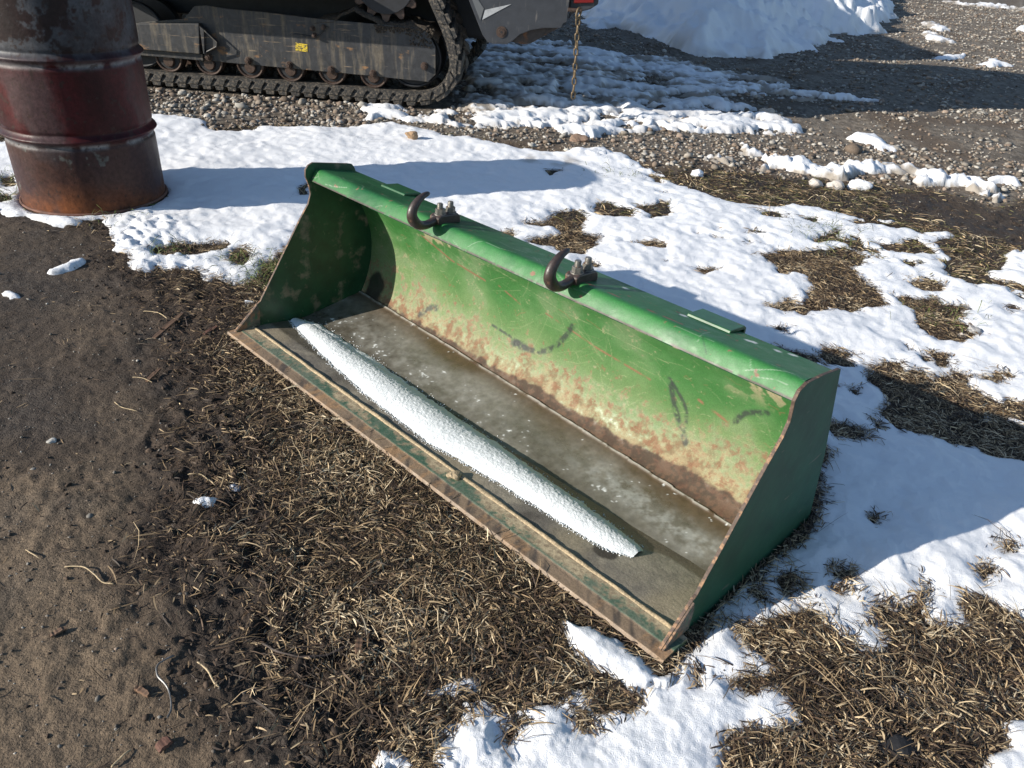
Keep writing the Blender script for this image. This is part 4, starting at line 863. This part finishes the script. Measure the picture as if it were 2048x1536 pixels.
MB().cyl((.512, -.013, .507), (0, -1, 0), .007, .0015, 12).build('socket', M['dark'], gu)
b = MB(); b.prism([(.935, .600), (.955, .640), (1.065, .672), (1.112, .705), (1.112, .80), (.935, .80)], .03, .32, 'y'); b.build('rear_bumper', M['guard'], mc, bevel=.006)
MB().prism([(.955, .700), (1.085, .712), (1.085, .78), (.955, .78)], .012, .028, 'y').build('tail_lamp', M['red'], mc, bevel=.006)
MB().cyl((.925, .0, .664), (1, 0, 0), .012, .085, 20).build('tow_pin', M['roller'], mc, smooth=True)

# unseen trailer-like box, added behind the machine to shade the bank and gravel
bt = empty('shade_box', (-3.2, 9.1, 0), 0); tag(bt, 'unseen box added behind the black track loader to shade the snow bank', 'shade blocker')
b = MB().box((-2.1, -1.5, .55), (2.1, 1.5, 2.75)); b.build('box', M['guard'], bt, bevel=.03)
MB().box((-2.1, -1.2, .42), (2.1, 1.2, .545)).build('frame', M['dark'], bt)
for q_ in (-.45, .45):
    for yy in (-1.4, 1.2):
        MB().cyl((q_, yy, .34), (0, 1, 0), .34, .2, 40).build('wheel', M['rubber'], bt, bevel=.02)

# chain hanging from the tow pin
chn = empty('chain', tuple(np.array([MO[0], MO[1], 0])+np.r_[MT*1.0, 0]), MYAW); tag(chn, 'short rusty steel chain hanging from the rear of the black machine', 'chain')
def link(L=.056, W=.034, r=.0058):
    pts = []; rr_ = W/2-r; h_ = L/2-W/2
    for a_ in np.linspace(0, math.pi, 9): pts.append((rr_*math.cos(a_), 0, h_+rr_*math.sin(a_)))
    for a_ in np.linspace(math.pi, 2*math.pi, 9): pts.append((rr_*math.cos(a_), 0, -h_+rr_*math.sin(a_)))
    return MB().tube(pts, r, 10, closed=True).build('link', M['chain'], chn, smooth=True)
l0 = link(); l0.location = (-.005, 0, .600); l0.rotation_euler = (0, -.05, .25)
nk = 11
for i in range(1, nk):
    c_ = l0.copy(); COL.objects.link(c_); c_.parent = chn
    c_.location = (-.005+.0016*i+random.uniform(-.001, .001), random.uniform(-.002, .002), .600-i*.0445); c_.rotation_euler = (random.uniform(-.06, .06), -.03, .25+(math.pi/2 if i % 2 else 0)+random.uniform(-.2, .2))
c_ = l0.copy(); COL.objects.link(c_); c_.parent = chn; c_.location = (-.005, 0, .648); c_.scale = (1.5, 1.3, 1.35); c_.rotation_euler = (0, .35, .9)

# ------------------------------------------------------------------ litter on the soil
def gz(px, py):
    p = G(px, py); F_ = fields(np.array([p[0]]), np.array([p[1]])); return np.array([p[0], p[1], F_['z'][0]+max(F_['th'][0], 0)])
def twig(name, pts, r, m_, label, cat):
    r = r*.68
    P = [gz(*p) for p in pts]; o = P[0].copy(); z0 = max(p[2] for p in P)
    Q_ = [(p[0]-o[0], p[1]-o[1], z0-o[2]+r+.004*math.sin(i*1.3)) for i, p in enumerate(P)]
    C3 = np.array([crom([(a_[0], a_[1]) for a_ in Q_], 6)[i] for i in range(6*(len(Q_)-1)+1)]); zc = np.interp(np.linspace(0, 1, len(C3)), np.linspace(0, 1, len(Q_)), [a_[2] for a_ in Q_])
    k = len(C3); b = MB().tube([(C3[i][0], C3[i][1], zc[i]+r*.5*math.sin(i*.9)) for i in range(k)], [r*(.75+.3*random.random())*(1 if 0 < i < k-1 else .5) for i in range(k)], 7)
    ob = b.build(name, m_, None, smooth=True); ob.location = tuple(o); tag(ob, label, cat); return ob
def chip(name, a_, b_, w_, t_, m_, label, cat):
    A_, B_ = gz(*a_), gz(*b_); z0 = max(A_[2], B_[2])+.001; d = B_-A_; L_ = math.hypot(d[0], d[1]); mb = MB(); n_ = 9; V = []
    rg_ = np.random.default_rng(int(a_[0]))
    for i in range(n_):
        u_ = i/(n_-1); ww = w_*(.35+.65*math.sin(math.pi*min(1, .12+u_*.86))**.5)*(.85+.3*rg_.random()); tt_ = t_*(.7+.5*rg_.random())
        for (yy, z_) in ((-ww/2, 0), (ww/2, 0), (ww/2*.8, tt_), (-ww/2*.9, tt_*.8)): V.append((u_*L_, yy+.15*w_*math.sin(u_*3), z_))
    F = [(4*i+j, 4*i+(j+1) % 4, 4*i+4+(j+1) % 4, 4*i+4+j) for i in range(n_-1) for j in range(4)]+[(3, 2, 1, 0), (4*n_-4, 4*n_-3, 4*n_-2, 4*n_-1)]
    ob = mb.add(V, F).build(name, m_); ob.location = (A_[0], A_[1], z0); ob.rotation_euler = (0, -.03, math.atan2(d[1], d[0])); tag(ob, label, cat); return ob
chip('wood_splinter', (308, 676), (366, 630), .016, .006, M['wood'], 'dark brown wood splinter lying on the soil left of the bucket corner', 'wood')
twig('twig', [(287, 626), (315, 630), (335, 641)], .0022, M['twig'], 'pale curved twig beside the dark wood splinter left of the bucket', 'twig')
twig('twig', [(362, 622), (370, 634), (375, 652)], .0028, M['darktwig'], 'short dark bent twig at the upper end of the dark wood splinter', 'twig')
chip('bark_chip', (408, 668), (434, 654), .012, .004, M['redwood'], 'small reddish bark chip nearest the left corner of the bucket', 'bark')
chip('wood_splinter', (294, 765), (322, 741), .012, .005, M['wood'], 'shorter brown wood splinter below the larger one on the dark soil', 'wood')
twig('twig', [(265, 757), (284, 760), (305, 768)], .0016, M['twig'], 'thin straight straw touching the shorter wood splinter', 'twig')
twig('twig', [(228, 802), (245, 815), (274, 821)], .0018, M['twig'], 'curved tan stalk on the open brown soil at left', 'twig')
twig('twig', [(376, 951), (398, 952), (415, 960), (430, 970)], .0024, M['twig'], 'pale curved twig just above the small snow patch', 'twig')
twig('twig', [(130, 1139), (165, 1140), (188, 1152), (205, 1166), (228, 1170)], .0024, M['twig'], 'long curved tan twig on the pale soil at lower left', 'twig')
twig('twig', [(52, 1103), (66, 1113), (80, 1121)], .0018, M['twig'], 'pale folded straw near the left edge of the photo', 'twig')
twig('plastic_strip', [(352, 1322), (322, 1340), (318, 1362), (338, 1385), (345, 1420), (338, 1448)], .0026, M['wire'], 'dark grey S-shaped strip at the edge of the dead grass at lower left', 'strip')
twig('twig', [(396, 1333), (416, 1350), (430, 1374), (442, 1384)], .0026, M['twig'], 'pale bent twig right of the dark S-shaped strip', 'twig')
twig('twig', [(524, 1294), (560, 1314), (600, 1322), (650, 1316), (690, 1298)], .0032, M['darktwig'], 'long dark curved twig across the dead grass at lower middle', 'twig')
twig('twig', [(222, 1533), (242, 1515), (262, 1498)], .0024, M['twig'], 'straight tan stalk at the bottom edge of the soil', 'twig')
chip('wood_chip', (764, 1312), (816, 1290), .016, .005, M['twig'], 'flat pale wood chip lying on the dead grass below the bucket', 'wood')
chip('wood_chip', (718, 1312), (722, 1284), .014, .008, M['wood'], 'grey weathered wood chip left of the pale flat chip', 'wood')
chip('bark_chip', (275, 1385), (300, 1402), .010, .006, M['wood'], 'small dark bark chip left of the S-shaped strip', 'bark')
chip('wood_chip', (103, 1278), (135, 1262), .010, .004, M['wood'], 'short brown wood chip on the pale soil at lower left', 'wood')
chip('bark_chip', (316, 1505), (345, 1485), .018, .007, M['redwood'], 'reddish bark piece near the bottom edge of the soil', 'bark')
def rock(px, py, r, colr, label, flat=.7, sd=1):
    p = gz(px, py); rg_ = np.random.default_rng(sd)
    # subdivided icosahedron with noise
    V = [tuple(v) for v in IV]; F = [tuple(f) for f in IF]
    for it in range(2):
        cache = {}; NF = []
        def mid(a_, b_):
            k_ = (min(a_, b_), max(a_, b_))
            if k_ not in cache:
                q = np.array(V[a_])+np.array(V[b_]); q /= np.linalg.norm(q); V.append(tuple(q)); cache[k_] = len(V)-1
            return cache[k_]
        for a_, b_, c_ in F:
            x_, y_, z_ = mid(a_, b_), mid(b_, c_), mid(c_, a_); NF += [(a_, x_, z_), (b_, y_, x_), (c_, z_, y_), (x_, y_, z_)]
        F = NF
    V = np.array(V); pl = rg_.normal(size=(7, 3)); pl /= np.linalg.norm(pl, axis=1)[:, None]
    for q in pl:
        d_ = V@q; V = V-np.clip(d_-.72, 0, 1)[:, None]*q
    V = V*(1+.16*np.sin(V[:, [1]]*3.1+sd)+.12*np.sin(V[:, [0]]*4.3+sd*2)+.07*np.sin(V[:, [2]]*7+V[:, [0]]*6+sd)); V = V*r*np.array([1.15, .9, flat]); ob = mesh('rock', V, F, M['stone'], col=np.repeat([colr], len(V), 0)); ob.location = (p[0], p[1], p[2]+r*flat*.45); tag(ob, label, 'rock'); return ob
rock(1158, 283, .045, (.22, .15, .11), 'brown fist-sized rock in the gravel strip behind the bucket', .7, 2)
rock(825, 282, .035, (.30, .20, .12), 'small tan brown rock sitting in the snow behind the bucket', .8, 3)
rock(102, 877, .011, (.42, .40, .36), 'flat pale pebble on the brown soil at left', .4, 4)
rock(1946, 664, .022, (.33, .32, .31), 'grey stone in the bare grass patch right of the bucket', .7, 5)
rock(1925, 670, .014, (.42, .38, .34), 'small pale stone left of the grey stone in the bare grass patch', .7, 8)
rock(1535, 228, .05, (.42, .37, .32), 'pale angular stone standing out of the gravel at upper right', .8, 6)
rock(1795, 1500, .03, (.02, .02, .022), 'dark wet stone in the dead grass at lower right', .3, 7)
# a lump of dried mud stuck on the cutting edge, a bit of ice on the left corner
def onb(s, y, z): return BO+BU*s+BV*y+np.array([0, 0, z])
o = rock(870, 960, .016, (.34, .27, .17), 'lump of dried tan mud stuck on the cutting edge of the bucket', .7, 31); o.name = 'mud_lump'; o['category'] = 'mud'; o.location = tuple(onb(.962, .062, .018)); o.data.materials[0] = M['sandy']
o = rock(497, 602, .012, (.75, .77, .8), 'small scrap of icy snow just left of the lower left corner of the bucket', .6, 33); o.name = 'snow_scrap'; o['category'] = 'snow'; o.data.materials[0] = M['snow']
# clods of snow thrown on the wheel rut
for i, (px, py, r, lb) in enumerate([(1395, 352, .035, 'small snow lump at the left end of the grassy rut'), (1718, 375, .05, 'square snow chunk under the right end of the snow strip'), (1668, 372, .045, 'dirty snow lump in the middle of the grassy rut'), (1630, 368, .04, 'dirty snow lump left of the middle one in the grassy rut')]):
    o = rock(px, py, r, (.8, .8, .82) if i < 2 else (.5, .46, .42), lb, .7, 20+i); o.name = 'snow_lump'; o['category'] = 'snow lump'; o.data.materials[0] = M['snow']

for o in COL.objects:
    if o.parent is None and 'category' in o:
        if o['category'] == 'twig': o['group'] = 'twigs and stalks scattered on the soil'
        if o['category'] == 'snow lump': o['group'] = 'snow lumps along the rut'
        if o['category'] == 'rock': o['group'] = 'loose stones around the bucket'
        if o['category'] in ('wood', 'bark'): o['group'] = 'bits of wood lying on the ground'
